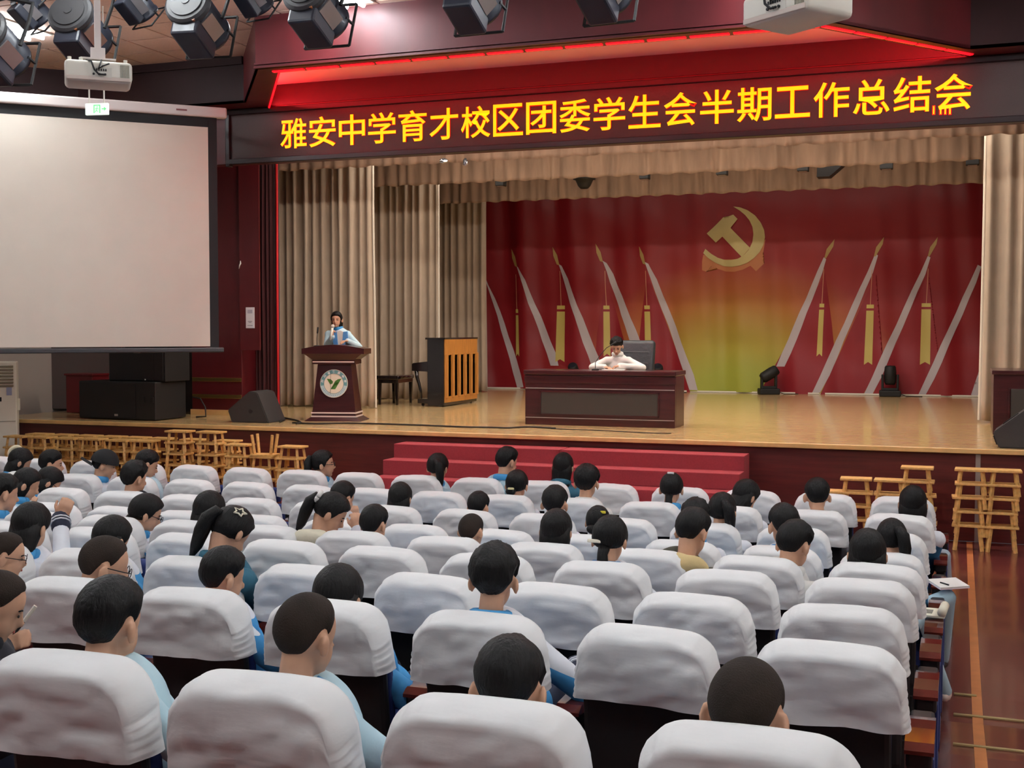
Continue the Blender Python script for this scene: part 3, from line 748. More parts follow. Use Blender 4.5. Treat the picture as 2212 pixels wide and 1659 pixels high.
# local: x left negative = keyboard, +x = back; y away
B().box((-0.14, 0.74, 0.58), (0.30, 1.46, 1.12), 0.006).obj('piano_case', LACQBLK, pn)
B().box((-0.14, 0.01, 0.58), (0.30, 0.04, 1.12), 0.004).obj('side_panel', LACQBLK, pn)
B().box((-0.15, 0.74, 1.145), (0.36, 1.5, 0.03), 0.006).obj('lid', LACQBLK, pn)
B().prism([(-0.29, 0.76), (-0.56, 0.73), (-0.58, 0.71), (-0.58, 0.6), (-0.29, 0.59)], 0.0, 1.48).obj('keyboard_block', LACQBLK, pn)
B().box((-0.38, 0.74, 0.09), (0.2, 1.46, 0.075), 0.005).obj('toe_block', LACQBLK, pn)
for y in (0.03, 1.45):
    B().tube([(-0.51, y, 0.6), (-0.5, y, 0.5), (-0.46, y, 0.38), (-0.43, y, 0.26), (-0.43, y, 0.13)], [0.035, 0.032, 0.028, 0.024, 0.026], 8).obj('front_leg', LACQBLK, pn, True)
B().box((0.018, 0.74, 1.0), (0.02, 1.44, 0.26)).obj('back_rail', PIANOWOOD, pn)
B().box((0.018, 0.74, 0.12), (0.02, 1.44, 0.1)).obj('back_rail', PIANOWOOD, pn)
B().box((0.006, 0.74, 0.5), (0.008, 1.42, 0.78)).obj('soundboard', mat('soundboard_wood', (206, 150, 80), 0.5), pn)
for k in range(6): B().box((0.03, 0.06 + k * 0.272, 0.52), (0.05, 0.07, 0.74), 0.004).obj('back_post', PIANOWOOD, pn)
for y in (0.1, 1.35):
    for x in (-0.42, -0.05): B().ell((x, y, 0.028), (0.028, 0.028, 0.028), sub=2).obj('caster', BLACK, pn)
bn = thing('piano_bench', 'low black piano bench with padded seat beside the upright piano', 'bench', (-9.25, 19.35, STZ), radians(4))
B().box((0, 0, 0.47), (0.42, 0.78, 0.07), 0.02, seg=3).obj('padded_seat', LACQBLK, bn, True)
B().box((0, 0, 0.41), (0.38, 0.72, 0.07), 0.005).obj('apron', LACQBLK, bn)
for x in (-0.16, 0.16):
    for y in (-0.33, 0.33): B().frustum((x, y, 0), (0.035, 0.035), (0.055, 0.055), 0.4).obj('leg', LACQBLK, bn)

# moving head lamps standing on the stage in front of the banner
def mover(u, v, ang, lab):
    p = at(u, v, Z=STZ)
    t = thing('moving_head_light', lab, 'stage light', (p.x, 24.75, STZ), radians(ang[0]), 'moving head lights')
    B().box((0, 0, 0.06), (0.4, 0.3, 0.12), 0.02).obj('lamp_base', BLACK, t)
    for sx in (-1, 1): B().box((sx * 0.14, 0, 0.27), (0.045, 0.12, 0.32), 0.015).obj('yoke_arm', BLACK, t)
    B().box((0, 0, 0.14), (0.3, 0.14, 0.05), 0.01).obj('yoke_bridge', BLACK, t)
    hd = B().lathe([(0.0, -0.17), (0.085, -0.17), (0.11, -0.12), (0.115, 0.06), (0.105, 0.17), (0.085, 0.2), (0, 0.2)], 18).obj('lamp_head', BLACK, t, True, (0, 0, 0.4), (radians(ang[1]), radians(ang[2]), 0))
    B().lathe([(0.078, 0.201), (0, 0.206)], 16).obj('lens', mat('dark_lens', (40, 42, 50), 0.1), hd)
    B().tube([(0.2, 0, 0.05), (0.3, -0.02, 0.01), (0.42, 0.05, 0.008), (0.6, 0.02, 0.008)], 0.008, 5).obj('power_cord', BLACK, t)
mover(1666, 850, (20, 0, 58), 'black moving head lamp tipped sideways on the stage left of the upright one')
mover(1924, 855, (5, 0, 0), 'black moving head lamp pointing straight up near the right curtain')
mover(1236, 845, (0, 40, 0), 'black moving head lamp half hidden behind the desk, left of the seated person')
mover(1424, 847, (0, 40, 10), 'black moving head lamp half hidden behind the desk, right of the leather chair')

# wedge monitors
def wedge(x, y, rz, lab, sc=1.0):
    t = thing('stage_monitor', lab, 'speaker', (x, y, STZ), radians(rz))
    prof = [(-0.30 * sc, 0), (0.28 * sc, 0), (0.10 * sc, 0.42 * sc), (-0.02 * sc, 0.44 * sc), (-0.36 * sc, 0.17 * sc)]
    bb = B().prism(prof, 0, 0.52 * sc); bmesh.ops.bevel(bb.bm, geom=list(bb.bm.edges), offset=0.012, segments=2, affect='EDGES')
    bb.obj('cabinet', MONITOR, t)
    B().lathe([(0.03, 0), (0.03, 0.006), (0, 0.006)], 14, (0.0, -0.002, 0.16 * sc), Matrix.Rotation(pi / 2, 3, 'X')).obj('pole_socket', BLACK, t)
    dx, dz = 0.34 * sc, 0.27 * sc
    ang = math.atan2(dz, dx)
    B().box((-0.19 * sc, 0.26 * sc, 0.31 * sc), (0.2, 0.05, 0.012), rot=Matrix.Rotation(-ang, 3, 'Y')).obj('carry_handle', BLACK, t)
    B().box((-0.34 * sc, 0.26 * sc, 0.08), (0.012, 0.4 * sc, 0.1), rot=Matrix.Rotation(radians(-20), 3, 'Y')).obj('connector_plate', BLACK, t)
wedge(-9.24, 14.68, 4, 'dark grey wedge floor monitor at the stage edge left of the podium')
wedge(0.72, 14.3, -4, 'dark grey wedge floor monitor at the right corner of the stage', 1.0)

# right lectern desk
rd = thing('side_desk', 'dark mahogany desk at the right edge of the stage beside the curtain', 'desk', (0.4, 16.05, STZ))
B().box((0.55, 0.55, 0.38), (1.1, 1.08, 0.74), 0.006).obj('desk_body', MAHOG, rd)
B().box((0.55, 0.55, 0.77), (1.14, 1.12, 0.05), 0.008).obj('desk_top', MAHOG, rd)
B().box((0.55, 0.004, 0.36), (0.7, 0.014, 0.42), 0.004).obj('front_panel', DESKPANEL, rd)
for sx in (0.18, 0.92): B().box((sx, 0.0, 0.36), (0.02, 0.02, 0.44)).obj('panel_frame', MAHOG, rd)

# cable runs on the stage
CAB = mat('cable_rubber', (30, 28, 26), 0.6)
def cable(lab, pxs, r=0.012):
    pts = [at(u, v, Z=STZ + r) for u, v in pxs]
    o = Vector(pts[0]); fine = []
    for i in range(len(pts) - 1):
        for k in range(5):
            t = k / 5; p0 = pts[max(i - 1, 0)]; p1 = pts[i]; p2 = pts[i + 1]; p3 = pts[min(i + 2, len(pts) - 1)]
            fine.append(0.5 * ((2 * p1) + (p2 - p0) * t + (2 * p0 - 5 * p1 + 4 * p2 - p3) * t * t + (3 * p1 - p0 - 3 * p2 + p3) * t ** 3))
    fine.append(pts[-1])
    tag(B().tube([p - o for p in fine], r, 6).obj('cable', CAB, None, True, o), lab, 'cable')
cable('black cable lying along the stage front from podium to desk', [(632, 913), (680, 915), (740, 914), (800, 915), (900, 918), (1000, 922), (1060, 923), (1098, 924), (1140, 922), (1200, 925)])
cable('short black cable looped between wedge monitor and podium', [(604, 911), (616, 906), (610, 902), (640, 908), (650, 913), (640, 915)])
cable('thin black cable crossing the stage in front of the desk', [(1190, 926), (1300, 930), (1400, 935), (1450, 936)], 0.006)

# loudspeaker stack, left
sp = thing('subwoofer', 'large black subwoofer cabinet lying on the stage left of the pillar', 'speaker', (-11.35, 14.5, STZ), radians(-2))
B().box((0, 0.35, 0.28), (1.36, 0.7, 0.54), 0.015).obj('cabinet', BLACK, sp)
B().box((-0.16, -0.004, 0.28), (1.0, 0.012, 0.5), 0.004).obj('front_grille', GRILLE, sp)
for x in (0.46, 0.62): B().box((x, -0.006, 0.3), (0.07, 0.02, 0.08), 0.006).obj('carry_handle', SHELL, sp)
B().box((-0.0, -0.012, 0.07), (0.06, 0.006, 0.03)).obj('name_plate', STEEL, sp)
s2 = thing('loudspeaker', 'black loudspeaker cabinet stacked on top of the subwoofer under the screen', 'speaker', (-11.1, 14.62, STZ + 0.55), radians(-2))
B().box((0, 0.3, 0.24), (1.0, 0.56, 0.48), 0.012).obj('cabinet', BLACK, s2)
B().box((0.0, 0.012, 0.24), (0.94, 0.012, 0.44), 0.004).obj('front_grille', GRILLE, s2)
B().box((0.02, 0.002, 0.42), (0.12, 0.006, 0.02)).obj('name_plate', STEEL, s2)
B().box((0.16, 0.002, 0.03), (0.02, 0.006, 0.02)).obj('indicator_lamp', PLASTW, s2)
B().box((0.3, 0.012, 0.24), (0.02, 0.02, 0.46)).obj('grille_bar', BLACK, s2)
tag(B().tube([(0, 0, 0.3), (0.12, 0.02, 0.28), (0.22, 0, 0.15), (0.24, -0.02, 0.02), (0.1, -0.06, 0.012)], 0.012, 6).obj('cable', CAB, None, True, (-10.62, 15.3, STZ)), 'black cable drooping from the subwoofer side to the stage', 'cable')

# air conditioner
pac = at(-4, 860, Y=13.72)
ac = thing('air_conditioner', 'tall white floor-standing air conditioner at the left edge', 'air conditioner', (pac.x, 13.72, 0), radians(38))
B().box((0, 0, 0.93), (0.52, 0.36, 1.86), 0.02, seg=3).obj('cabinet', PLASTW, ac)
for k in range(7): B().box((0, -0.185, 1.79 - k * 0.045), (0.44, 0.02, 0.03), 0.004, Matrix.Rotation(radians(25), 3, 'X')).obj('outlet_slat', PLASTG, ac)
B().box((-0.04, -0.183, 1.33), (0.2, 0.01, 0.06)).obj('display', BLACK, ac)
B().box((0.16, -0.183, 1.44), (0.07, 0.006, 0.11)).obj('energy_label', mat('label_blue', (150, 160, 190), 0.6), ac)
B().box((0.0, -0.183, 1.02), (0.48, 0.006, 0.006)).obj('panel_seam', PLASTG, ac)
B().box((0.275, -0.05, 1.25), (0.03, 0.1, 0.17), 0.006).obj('side_box', PLASTW, ac)
cab = thing('red_cabinet', 'dark red cabinet standing in shadow behind the air conditioner', 'cabinet', (-12.75, 15.6, STZ), 0)
B().box((0, 0, 0.3), (0.5, 0.4, 0.58), 0.01).obj('cabinet_body', mat('cabinet_red', (104, 20, 26), 0.5), cab)
B().box((0, 0, 0.6), (0.54, 0.44, 0.03), 0.006).obj('cabinet_top', mat('cabinet_red', (104, 20, 26), 0.5), cab)
pk = thing('wall_plaque', 'dark red plaque with white characters high on the shadowed wall', 'sign', (at(30, 770, Y=16.4).x, 16.46, at(30, 770, Y=16.4).z))
B().box((0, 0, 0), (0.7, 0.03, 0.12)).obj('plaque_board', mat('plaque_red', (120, 24, 30), 0.5), pk)

# notice on the pillar
q0 = at(531, 664, Y=15.8); q1 = at(550, 709, Y=15.8)
nc = thing('notice', 'narrow white printed notice fixed to the red pillar', 'notice', ((q0.x + q1.x) / 2, 15.8, q1.z))
nw = q1.x - q0.x; nh = q0.z - q1.z
B().box((0, 0, nh / 2), (nw, 0.008, nh), 0.002).obj('notice_board', mat('notice_white', (236, 236, 240), 0.5), nc)
B().box((0, -0.006, nh * 0.8), (nw * 0.56, 0.003, nh * 0.17)).obj('printed_block', mat('notice_grey', (190, 192, 204), 0.6), nc)
for k, (z, ww) in enumerate(((0.33, 0.5), (0.28, 0.3), (0.13, 0.6))): B().box((0, -0.006, nh * z), (nw * ww, 0.003, nh * 0.018)).obj('printed_line', mat('notice_ink', (110, 110, 120), 0.6), nc)
sc_ = at(518, 572, Y=15.8)
tag(B().tube([(0.012, 0, 0.06), (0.014, -0.002, 0.02), (-0.004, 0, -0.01), (-0.014, -0.002, -0.06)], [0.004, 0.012, 0.01, 0.003], 6).obj('torn_tape', PAPER, None, True, sc_), 'small torn scrap of white tape stuck to the red pillar', 'tape')

# steps
def steps(x0, x1, lab):
    t = thing('stage_steps', lab, 'steps', ((x0 + x1) / 2, STY, 0))
    n = 4; hs = [0.18, 0.355, 0.535, 0.715, 0.885]
    for k in range(5):
        ya = -0.05 - (4 - k) * 0.31
        o = B().box((0, (ya - 0.31 + -0.0) / 2 - 0.0, hs[k] / 2), (x1 - x0 - 0.0, 0.0 + abs(ya - 0.31), hs[k])) if False else None
        B().box((0, (ya - 0.31 - 0.0) / 2, hs[k] - 0.09), (x1 - x0, abs(ya - 0.31), 0.18), 0.008).obj('step', CARPET, t)
steps(-6.6, -4.43, 'red carpeted stage steps, left unit beside the stool stacks')
steps(-4.41, -2.25, 'red carpeted stage steps, right unit')

# ------------------------------------------------------------------ ceiling mounted things
def projector(p, rz, lab, sc=1.0, cab=0):
    t = thing('projector', lab, 'projector', p, radians(rz))
    bb = B().box((0, 0, 0), (0.47 * sc, 0.36 * sc, 0.15 * sc), 0.03, seg=3)
    for v in bb.bm.verts:
        if v.co.z < -0.02: v.co.z -= 0.02 * (1 - (v.co.x / (0.235 * sc)) ** 2)
    body = bb.obj('projector_body', PLASTW, t, True)
    B().box((0, -0.176 * sc, -0.055 * sc), (0.44 * sc, 0.012, 0.03 * sc), 0.005).obj('lower_lip', mat('warm_plastic', (208, 192, 180), 0.5), body)
    for k in range(6): B().box(((0.155 + k * 0.011) * sc, -0.181 * sc, 0.005), (0.006 * sc, 0.006, 0.09 * sc)).obj('vent_slat', PLASTG, body)
    B().box((0.02 * sc, -0.18 * sc, -0.01), (0.14 * sc, 0.004, 0.07 * sc)).obj('port_panel', mat('port_grey', (214, 210, 198), 0.5), body)
    for k in range(6): B().box(((-0.03 + k * 0.016) * sc, -0.184 * sc, 0.006), (0.009 * sc, 0.006, 0.016 * sc)).obj('port', BLACK, body)
    for k in range(3): B().lathe([(0.008, 0), (0.008, 0.008), (0, 0.008)], 8, ((-0.035 + k * 0.04) * sc, -0.182 * sc, -0.025), Matrix.Rotation(pi / 2, 3, 'X')).obj('port', BLACK, body)
    for k in (-0.2, -0.12, 0.19): B().lathe([(0.014, 0.07), (0.014, 0.1), (0, 0.1)], 10, (k * sc, -0.1, 0)).obj('foot', PLASTW, body)
    B().tube([(-0.08, -0.12, 0.08), (-0.05, -0.2, 0.06), (-0.03, -0.21, 0.0), (0.0, -0.2, -0.03), (0.04, -0.2, -0.03)], 0.007, 6).obj('video_cable', BLACK, t, True)
    B().tube([(0.07, -0.19, 0.05), (0.03, -0.21, 0.03), (0.0, -0.2, 0.01), (0.02, -0.16, 0.08)], 0.006, 6).obj('video_cable', BLACK, t, True)
    top = CEIL - p[2]
    B().box((0, 0, 0.1), (0.24, 0.2, 0.012)).obj('mount_plate', CASEW, t)
    B().box((0, 0, 0.15), (0.1, 0.08, 0.08)).obj('mount_bracket', CASEW, t)
    B().box((0, 0, 0.19 + (top - 0.19) / 2), (0.045, 0.045, top - 0.19), 0.004).obj('drop_pole', CASEW, t)
projector(CAM + ray(212, 163) * 8.8, 40, 'white projector on a ceiling pole in front of the screen corner', 0.97)
projector(CAM + ray(1722, 18) * 6.5, -36, 'white projector hanging at the top right, its underside showing', 1.0)
# exit sign
pe = CAM + ray(210, 236) * 13.2
es = thing('exit_sign', 'white exit sign with green running man and arrow hanging below the projector', 'sign', pe, radians(12))
B().box((0, 0, 0), (0.265, 0.03, 0.125), 0.008).obj('sign_body', EXITW, es)
def flat(parent, name, pts, m, y):
    b_ = B(); b_.bm.faces.new([b_.bm.verts.new((x, y, z)) for x, z in pts]); bmesh.ops.triangulate(b_.bm, faces=b_.bm.faces); return b_.obj(name, m, parent)
for bx in ((-0.035, 0.045, -0.042, -0.05),):
    fr = B()
    fr.box((0.005, -0.017, 0.04), (0.075, 0.002, 0.012)); fr.box((-0.028, -0.017, 0.0), (0.012, 0.002, 0.09)); fr.box((0.038, -0.017, 0.0), (0.012, 0.002, 0.09)); fr.obj('doorway_pictogram', EXITG, es)
man = B(); man.ell((0.008, -0.017, 0.022), (0.008, 0.002, 0.008), sub=1)
for a, c in (((0.006, 0.012), (0.0, -0.012)), ((0.0, -0.012), (0.016, -0.03)), ((0.0, -0.012), (-0.016, -0.034)), ((0.005, 0.008), (0.022, -0.002)), ((0.005, 0.008), (-0.014, 0.002))):
    man.tube([(a[0], -0.018, a[1]), (c[0], -0.018, c[1])], 0.004, 5)
man.obj('running_man_pictogram', EXITG, es)
flat(es, 'arrow_pictogram', [(0.058, 0.006), (0.085, 0.006), (0.085, 0.024), (0.115, 0.0), (0.085, -0.024), (0.085, -0.006), (0.058, -0.006)], EXITG, -0.0165)
for x, dx in ((-0.09, 0.0), (0.08, 0.0)):
    B().tube([(x, 0, 0.06), (x + dx, 0, CEIL - pe.z)], 0.009, 6).obj('hanger_rod', PLASTW, es)
dl = at(455, 238, Z=SOF)
t = thing('downlight', 'small round ceiling downlight between the screen case and LED sign', 'ceiling lamp', (dl.x, min(dl.y, 13.95), SOF - 0.002))
B().lathe([(0.07, 0.0), (0.075, -0.02), (0.05, -0.02), (0.045, -0.005), (0, -0.005)], 18).obj('trim_ring', PLASTW, t)

# stage spotlights on a pipe
PIPEY = 8.25; PIPEZ = 5.28
pipe = thing('lighting_pipe', 'dark steel lighting pipe across the ceiling carrying the spotlights', 'pipe', (-4.6, PIPEY, PIPEZ))
B().tube([(-4.4, 0, 0), (4.6, 0, 0)], 0.024, 8).obj('pipe_tube', BLACK, pipe)
for x in (-4.2, -1.4, 1.4, 4.2): B().tube([(x, 0, 0), (x, 0, CEIL - PIPEZ)], 0.012, 6).obj('hanger_rod', BLACK, pipe)
def spot_parts():
    """PAR-style lamp: local +y is the beam direction (rear cap faces -y)"""
    L_ = []
    R = Matrix.Rotation(-pi / 2, 3, 'X')
    L_.append(('rear_cap', B().lathe([(0.0, -0.215), (0.035, -0.215), (0.036, -0.209), (0.135, -0.205), (0.137, -0.195), (0.165, -0.193), (0.185, -0.175), (0.19, -0.15), (0.175, -0.12), (0, -0.12)], 40, (0, 0, 0), R).mesh('rear_cap', LAMPDISC, False)))
    bb = B().lathe([(0.165, -0.15), (0.165, 0.2), (0.18, 0.205), (0.18, 0.24), (0.15, 0.24), (0.14, 0.1), (0, 0.1)], 28, (0, 0, 0), R)
    L_.append(('barrel', bb.mesh('barrel', LAMPBODY, True)))
    L_.append(('ballast_box', B().box((0, 0.02, -0.2), (0.22, 0.36, 0.14), 0.02).mesh('ballast_box', LAMPBODY)))
    L_.append(('rating_plate', B().box((0.145, 0.02, -0.1), (0.012, 0.24, 0.12), rot=Matrix.Rotation(radians(36), 3, 'Y')).mesh('rating_plate', STEEL)))
    L_.append(('lens', B().lathe([(0.14, 0.1), (0, 0.13)], 20, (0, 0, 0), R, cap=False).mesh('lens', mat('lamp_glass', (120, 120, 126), 0.1))))
    yk = B().tube([(0.21, 0.02, -0.02), (0.24, 0.02, 0.2), (0.24, 0.02, 0.36), (0.0, 0.02, 0.42), (-0.24, 0.02, 0.36), (-0.24, 0.02, 0.2), (-0.21, 0.02, -0.02)], 0.016, 6)
    L_.append(('yoke', yk.mesh('yoke', BLACK)))
    fr = B()
    for a, c in (((-0.19, -0.19), (0.19, -0.19)), ((0.19, -0.19), (0.19, 0.19)), ((0.19, 0.19), (-0.19, 0.19)), ((-0.19, 0.19), (-0.19, -0.19))):
        fr.tube([(a[0], 0.29, a[1]), (c[0], 0.29, c[1])], 0.012, 5)
    for sx in (-1, 1): fr.tube([(sx * 0.19, 0.29, 0), (sx * 0.17, 0.2, 0)], 0.012, 5)
    L_.append(('gel_frame', fr.mesh('gel_frame', BLACK)))
    L_.append(('vent_knob', B().lathe([(0.012, 0), (0.012, 0.02), (0, 0.02)], 10, (0.08, -0.16, -0.16), Matrix.Rotation(pi / 2, 3, 'X')).mesh('vent_knob', mat('knob_orange', (140, 80, 40), 0.5))))
    return L_
SP = spot_parts()
def spotlight(u, v, lab, sc, rz, rx, z):
    p = at(u, v, Z=z)
    t = thing('spotlight', lab, 'spotlight', p, 0, 'ceiling spotlights')
    t.rotation_euler = (radians(rx), 0, radians(rz)); t.scale = (sc, sc, sc)
    for n_, me in SP: link(n_, me, t)
    return t
spotlight(172, 55, 'large dark spotlight directly above the left white projector', 1.0, 12, -22, 4.78)
spotlight(425, 35, 'large dark spotlight near the ceiling corner, second big one from the left', 1.0, 8, -22, 4.78)
spotlight(680, 8, 'large dark spotlight in front of the glossy red fascia, third big one', 1.0, 2, -22, 4.78)
spotlight(1012, -26, 'dark spotlight cut by the top edge above the title, fourth big one', 1.0, 0, -22, 4.78)
spotlight(1295, -52, 'dark spotlight just showing at the top edge, fifth big one', 1.0, -4, -22, 4.78)
spotlight(66, 14, 'small dark spotlight hanging left of the largest spotlight by the tubes', 0.62, -20, -40, 5.0)
spotlight(293, 1, 'small dark spotlight between the first and second big spotlights', 0.62, -14, -40, 5.0)
spotlight(545, -16, 'small dark spotlight between the second and third big spotlights', 0.62, -10, -40, 5.0)
spotlight(-14, 92, 'dark spotlight cut off by the left edge of the picture', 1.05, 12, -22, 4.6)

# ------------------------------------------------------------------ auditorium seats
ROWY = [10.24, 9.29, 8.38, 7.50, 6.63, 5.76, 4.95, 4.08, 2.63]
ROWTOP = [0.97, 0.965, 0.97, 0.99, 1.08, 1.165, 1.215, 1.28, 1.44]
SEATX0, SEATP = -0.41, 0.61
ROWN = ['front row', 'second row', 'third row', 'fourth row', 'fifth row', 'sixth row', 'seventh row', 'eighth row', 'back row']
def cover_mesh(seed):
    rnd = random.Random(seed); so_ = Vector((rnd.uniform(0, 50), rnd.uniform(0, 50), rnd.uniform(0, 50)))
    W, H, T, R = 0.495, 0.255, 0.15, 0.105
    zt, zb_ = 0.958, 0.958 - H
    def ztop(x):
        ax = abs(x); lim = W / 2 - R
        crown = 0.012 * (1 - (x / (W / 2)) ** 2)
        if ax <= lim: return zt - 0.012 + crown
        return zt - 0.012 + crown - (R - sqrt(max(0, R * R - (ax - lim) ** 2)))
    nx, nz = 34, 14
    bb = B(); bm = bb.bm
    def wr(x, z, k): # fabric folds on the flat panels
        a = 0.016 * noise.noise(Vector((x * 3.0, z * 11.0 + x * 2.5 * (1 if seed % 2 else -1), k)) + so_)
        a += 0.009 * noise.noise(Vector((x * 8.0 + z * 9, z * 26.0 - x * 7, k + 4)) + so_)
        rg = 1 - abs(noise.noise(Vector((x * 4.5 + z * 3, z * 13.0 - x * 5 * (1 if seed % 3 else -1), k + 8)) + so_)) * 2
        a += 0.007 * max(0, rg) ** 4
        return a
    def lean(z): return (zt - z) * 0.13
    def xs(i):
        t = -1 + 2 * i / nx
        return (W / 2) * (math.copysign(abs(t) ** 0.8, t))
    def panel(side):   # side -1 rear (faces the camera), +1 front
        g = []
        for i in range(nx + 1):
            x = xs(i); col = []
            for j in range(nz + 1):
                tz = j / nz; zk = ztop(x) - (0.03 if side < 0 else 0.0); z = zb_ + (zk - zb_) * tz
                ed = min(1, (W / 2 - abs(x)) / 0.05) * min(1, (zk - z) / 0.05 + 0.0)
                puff = 0.012 * max(0, ed)
                widen = (1 + 0.05 * (1 - tz)) * (0.945 if side < 0 else 1.0)
                hem = 0.006 * noise.noise(Vector((x * 9, side, 2)) + so_) if j == 0 else 0
                y = side * (T / 2 + puff - 0.006) + wr(x, z, side) * (0.35 + 0.65 * max(0, ed))
                if side > 0: y += 0.0
                col.append(bm.verts.new((x * widen * 0.985, y + lean(z) + T / 2 - 0.085, z + hem)))
            g.append(col)
        for i in range(nx):
            for j in range(nz):
                q = (g[i][j], g[i + 1][j], g[i + 1][j + 1], g[i][j + 1])
                bm.faces.new(q)
        return g
    ga, gb = panel(-1), panel(1)
    ring = lambda g: [g[0][j] for j in range(nz + 1)] + [g[i][nz] for i in range(1, nx)] + [g[nx][j] for j in range(nz, -1, -1)]
    ra, rb = ring(ga), ring(gb)
    m = 7; prev = ra; cN = Vector((0, 0, 0.82))
    for s_ in range(1, m + 1):
        if s_ == m: cur = rb
        else:
            cur = []; f = s_ / m
            for k, (p, q) in enumerate(zip(ra, rb)):
                c = p.co.lerp(q.co, f)
                nrm = Vector((c.x / (W / 2) if abs(c.x) > W / 2 - R else 0, 0, max(0, (c.z - (zt - R)) / R)))
                if c.z < zt - R: nrm = Vector((1 if c.x > 0 else -1, 0, 0))
                nrm = nrm.normalized() if nrm.length > 1e-4 else Vector((0, 0, 1))
                corner = max(0, 1 - abs(abs(c.x) - (W / 2 - R * 0.35)) / 0.09)
                bulge = 0.012 * sin(pi * f) ** 0.7
                puck = 0.006 * corner * sin(k * 2.1 + seed) * (1 - f) ** 0.5 + 0.007 * noise.noise(c * 14 + so_)
                cur.append(bm.verts.new(c + nrm * (bulge + puck)))
        for k in range(len(ra) - 1): bm.faces.new((prev[k], prev[k + 1], cur[k + 1], cur[k]))
        prev = cur
    return bb.mesh('seat_cover', COVER, True)
COVERS = [cover_mesh(s) for s in range(8)]
def seam_mesh():
    return None
sh = B()   # rear shell below the cover
sh.box((0, 0.075, 0.53), (0.44, 0.05, 0.44), 0.02, Matrix.Rotation(radians(7), 3, 'X'))
SHELL_ME = sh.mesh('back_shell', SHELL)
PAD_ME = B().box((0, 0.13, 0.53), (0.43, 0.06, 0.46), 0.025, Matrix.Rotation(radians(7), 3, 'X'), seg=3).mesh('back_pad', BLUEFAB, True)
CUSH_ME = B().box((0, 0.42, 0.42), (0.48, 0.44, 0.11), 0.03, seg=3).mesh('seat_cushion', BLUEFAB, True)
CUSHUP_ME = B().box((0, 0.29, 0.54), (0.42, 0.1, 0.40), 0.03, Matrix.Rotation(radians(7), 3, 'X'), seg=3).mesh('seat_cushion', BLUEFAB, True)
arm = B(); arm.box((0.305, 0.36, 0.565), (0.085, 0.46, 0.07), 0.012); ARM_ME = arm.mesh('armrest', ARMBLACK)
at_ = B()
prof = [(0.12, 0.598), (0.155, 0.618), (0.3, 0.622), (0.42, 0.616), (0.5, 0.602), (0.55, 0.585), (0.55, 0.575), (0.12, 0.585)]
Mx = Matrix(((0, 1, 0), (1, 0, 0), (0, 0, 1)))
at_.prism([(y, z) for y, z in prof], 0.258, 0.352, Mx)
ARMTOP_ME = at_.mesh('armrest_top', ARMWOOD)
ped = B(); ped.box((0.305, 0.36, 0.28), (0.06, 0.34, 0.55), 0.01); ped.box((0.305, 0.36, 0.012), (0.08, 0.42, 0.024), 0.005); PED_ME = ped.mesh('pedestal', ARMBLACK)
END_ME = B().box((0.345, 0.38, 0.34), (0.012, 0.3, 0.4), 0.004).mesh('end_panel', BLUEFAB)
NB_ME = B().box((0, 0.10, 0.30), (0.46, 0.02, 0.24)).mesh('kick_panel', SHELL)
SEATS = {}
def in_view(p, mu=160, mv=260):
    q = Vector(p) - CAM; d = q.dot(FW)
    if d < 0.5: return False
    u = CX + F * q.dot(RT) / d; v = CY - F * q.dot(UP) / d
    return -mu < u < 2212 + mu and v < 1659 + mv
def build_seats(occupied):
    for r in range(9):
        for k in range(22):
            x = SEATX0 - k * SEATP; y = ROWY[r]; z = ROWTOP[r] - 0.97
            if x < -13.6: break
            if not in_view((x, y, ROWTOP[r])): continue
            s = thing('auditorium_seat', 'white-covered auditorium seat, %s from the right aisle in the %s%s' % (ORD[k], ROWN[r], ' from the stage' if 0 < r < 8 else (' by the stage' if r == 0 else ' nearest the camera')),
                      'seat', (x, y, z), 0, 'white-covered auditorium seats')
            SEATS[(r, k)] = s
            link('seat_cover', COVERS[(r * 5 + k * 3 + (k * k) % 3) % 8], s, (0.006 * sin(r * 3 + k * 5), 0, 0), (0, radians(1.1 * sin(k * 7 + r * 2)), radians(1.5 * sin(k * 3 + r * 11))))
            link('back_shell', SHELL_ME, s); link('back_pad', PAD_ME, s); link('kick_panel', NB_ME, s)
            link('seat_cushion', CUSH_ME if (r, k) in occupied else CUSHUP_ME, s)
            link('armrest', ARM_ME, s); link('armrest_top', ARMTOP_ME, s); link('pedestal', PED_ME, s)
            if k == 0: link('end_panel', END_ME, s)

# ------------------------------------------------------------------ wooden stools
def stool_parts():
    W, D, H = 0.33, 0.22, 0.27
    top = B().box((0, 0, H - 0.0125), (W, D, 0.025), 0.005).mesh('stool_top', PINE)
    legs = []
    for sx in (-1, 1):
        for sy in (-1, 1):
            l = B(); a = Vector((sx * 0.105, sy * 0.075, H - 0.02)); c = Vector((sx * 0.135, sy * 0.098, 0.0))
            d_ = (a - c).normalized()
            l.tube([c, a], 0.021, 4); legs.append(l.mesh('leg', PINE))
    rails = []
    for sy in (-1, 1): rails.append(B().box((0, sy * 0.085, H * 0.62), (0.23, 0.014, 0.02)).mesh('stretcher', PINE))
    return top, legs, rails
ST_TOP, ST_LEGS, ST_RAILS = stool_parts()
NST = 0.146
def stool(x, y, z, rz, lab, group, flip=False, rails=False):
    t = thing('wooden_stool', lab, 'stool', (x, y, z), rz, group)
    if flip: t.rotation_euler = (pi, 0, rz)
    link('stool_top', ST_TOP, t)
    for l in ST_LEGS: link('leg', l, t)
    return t
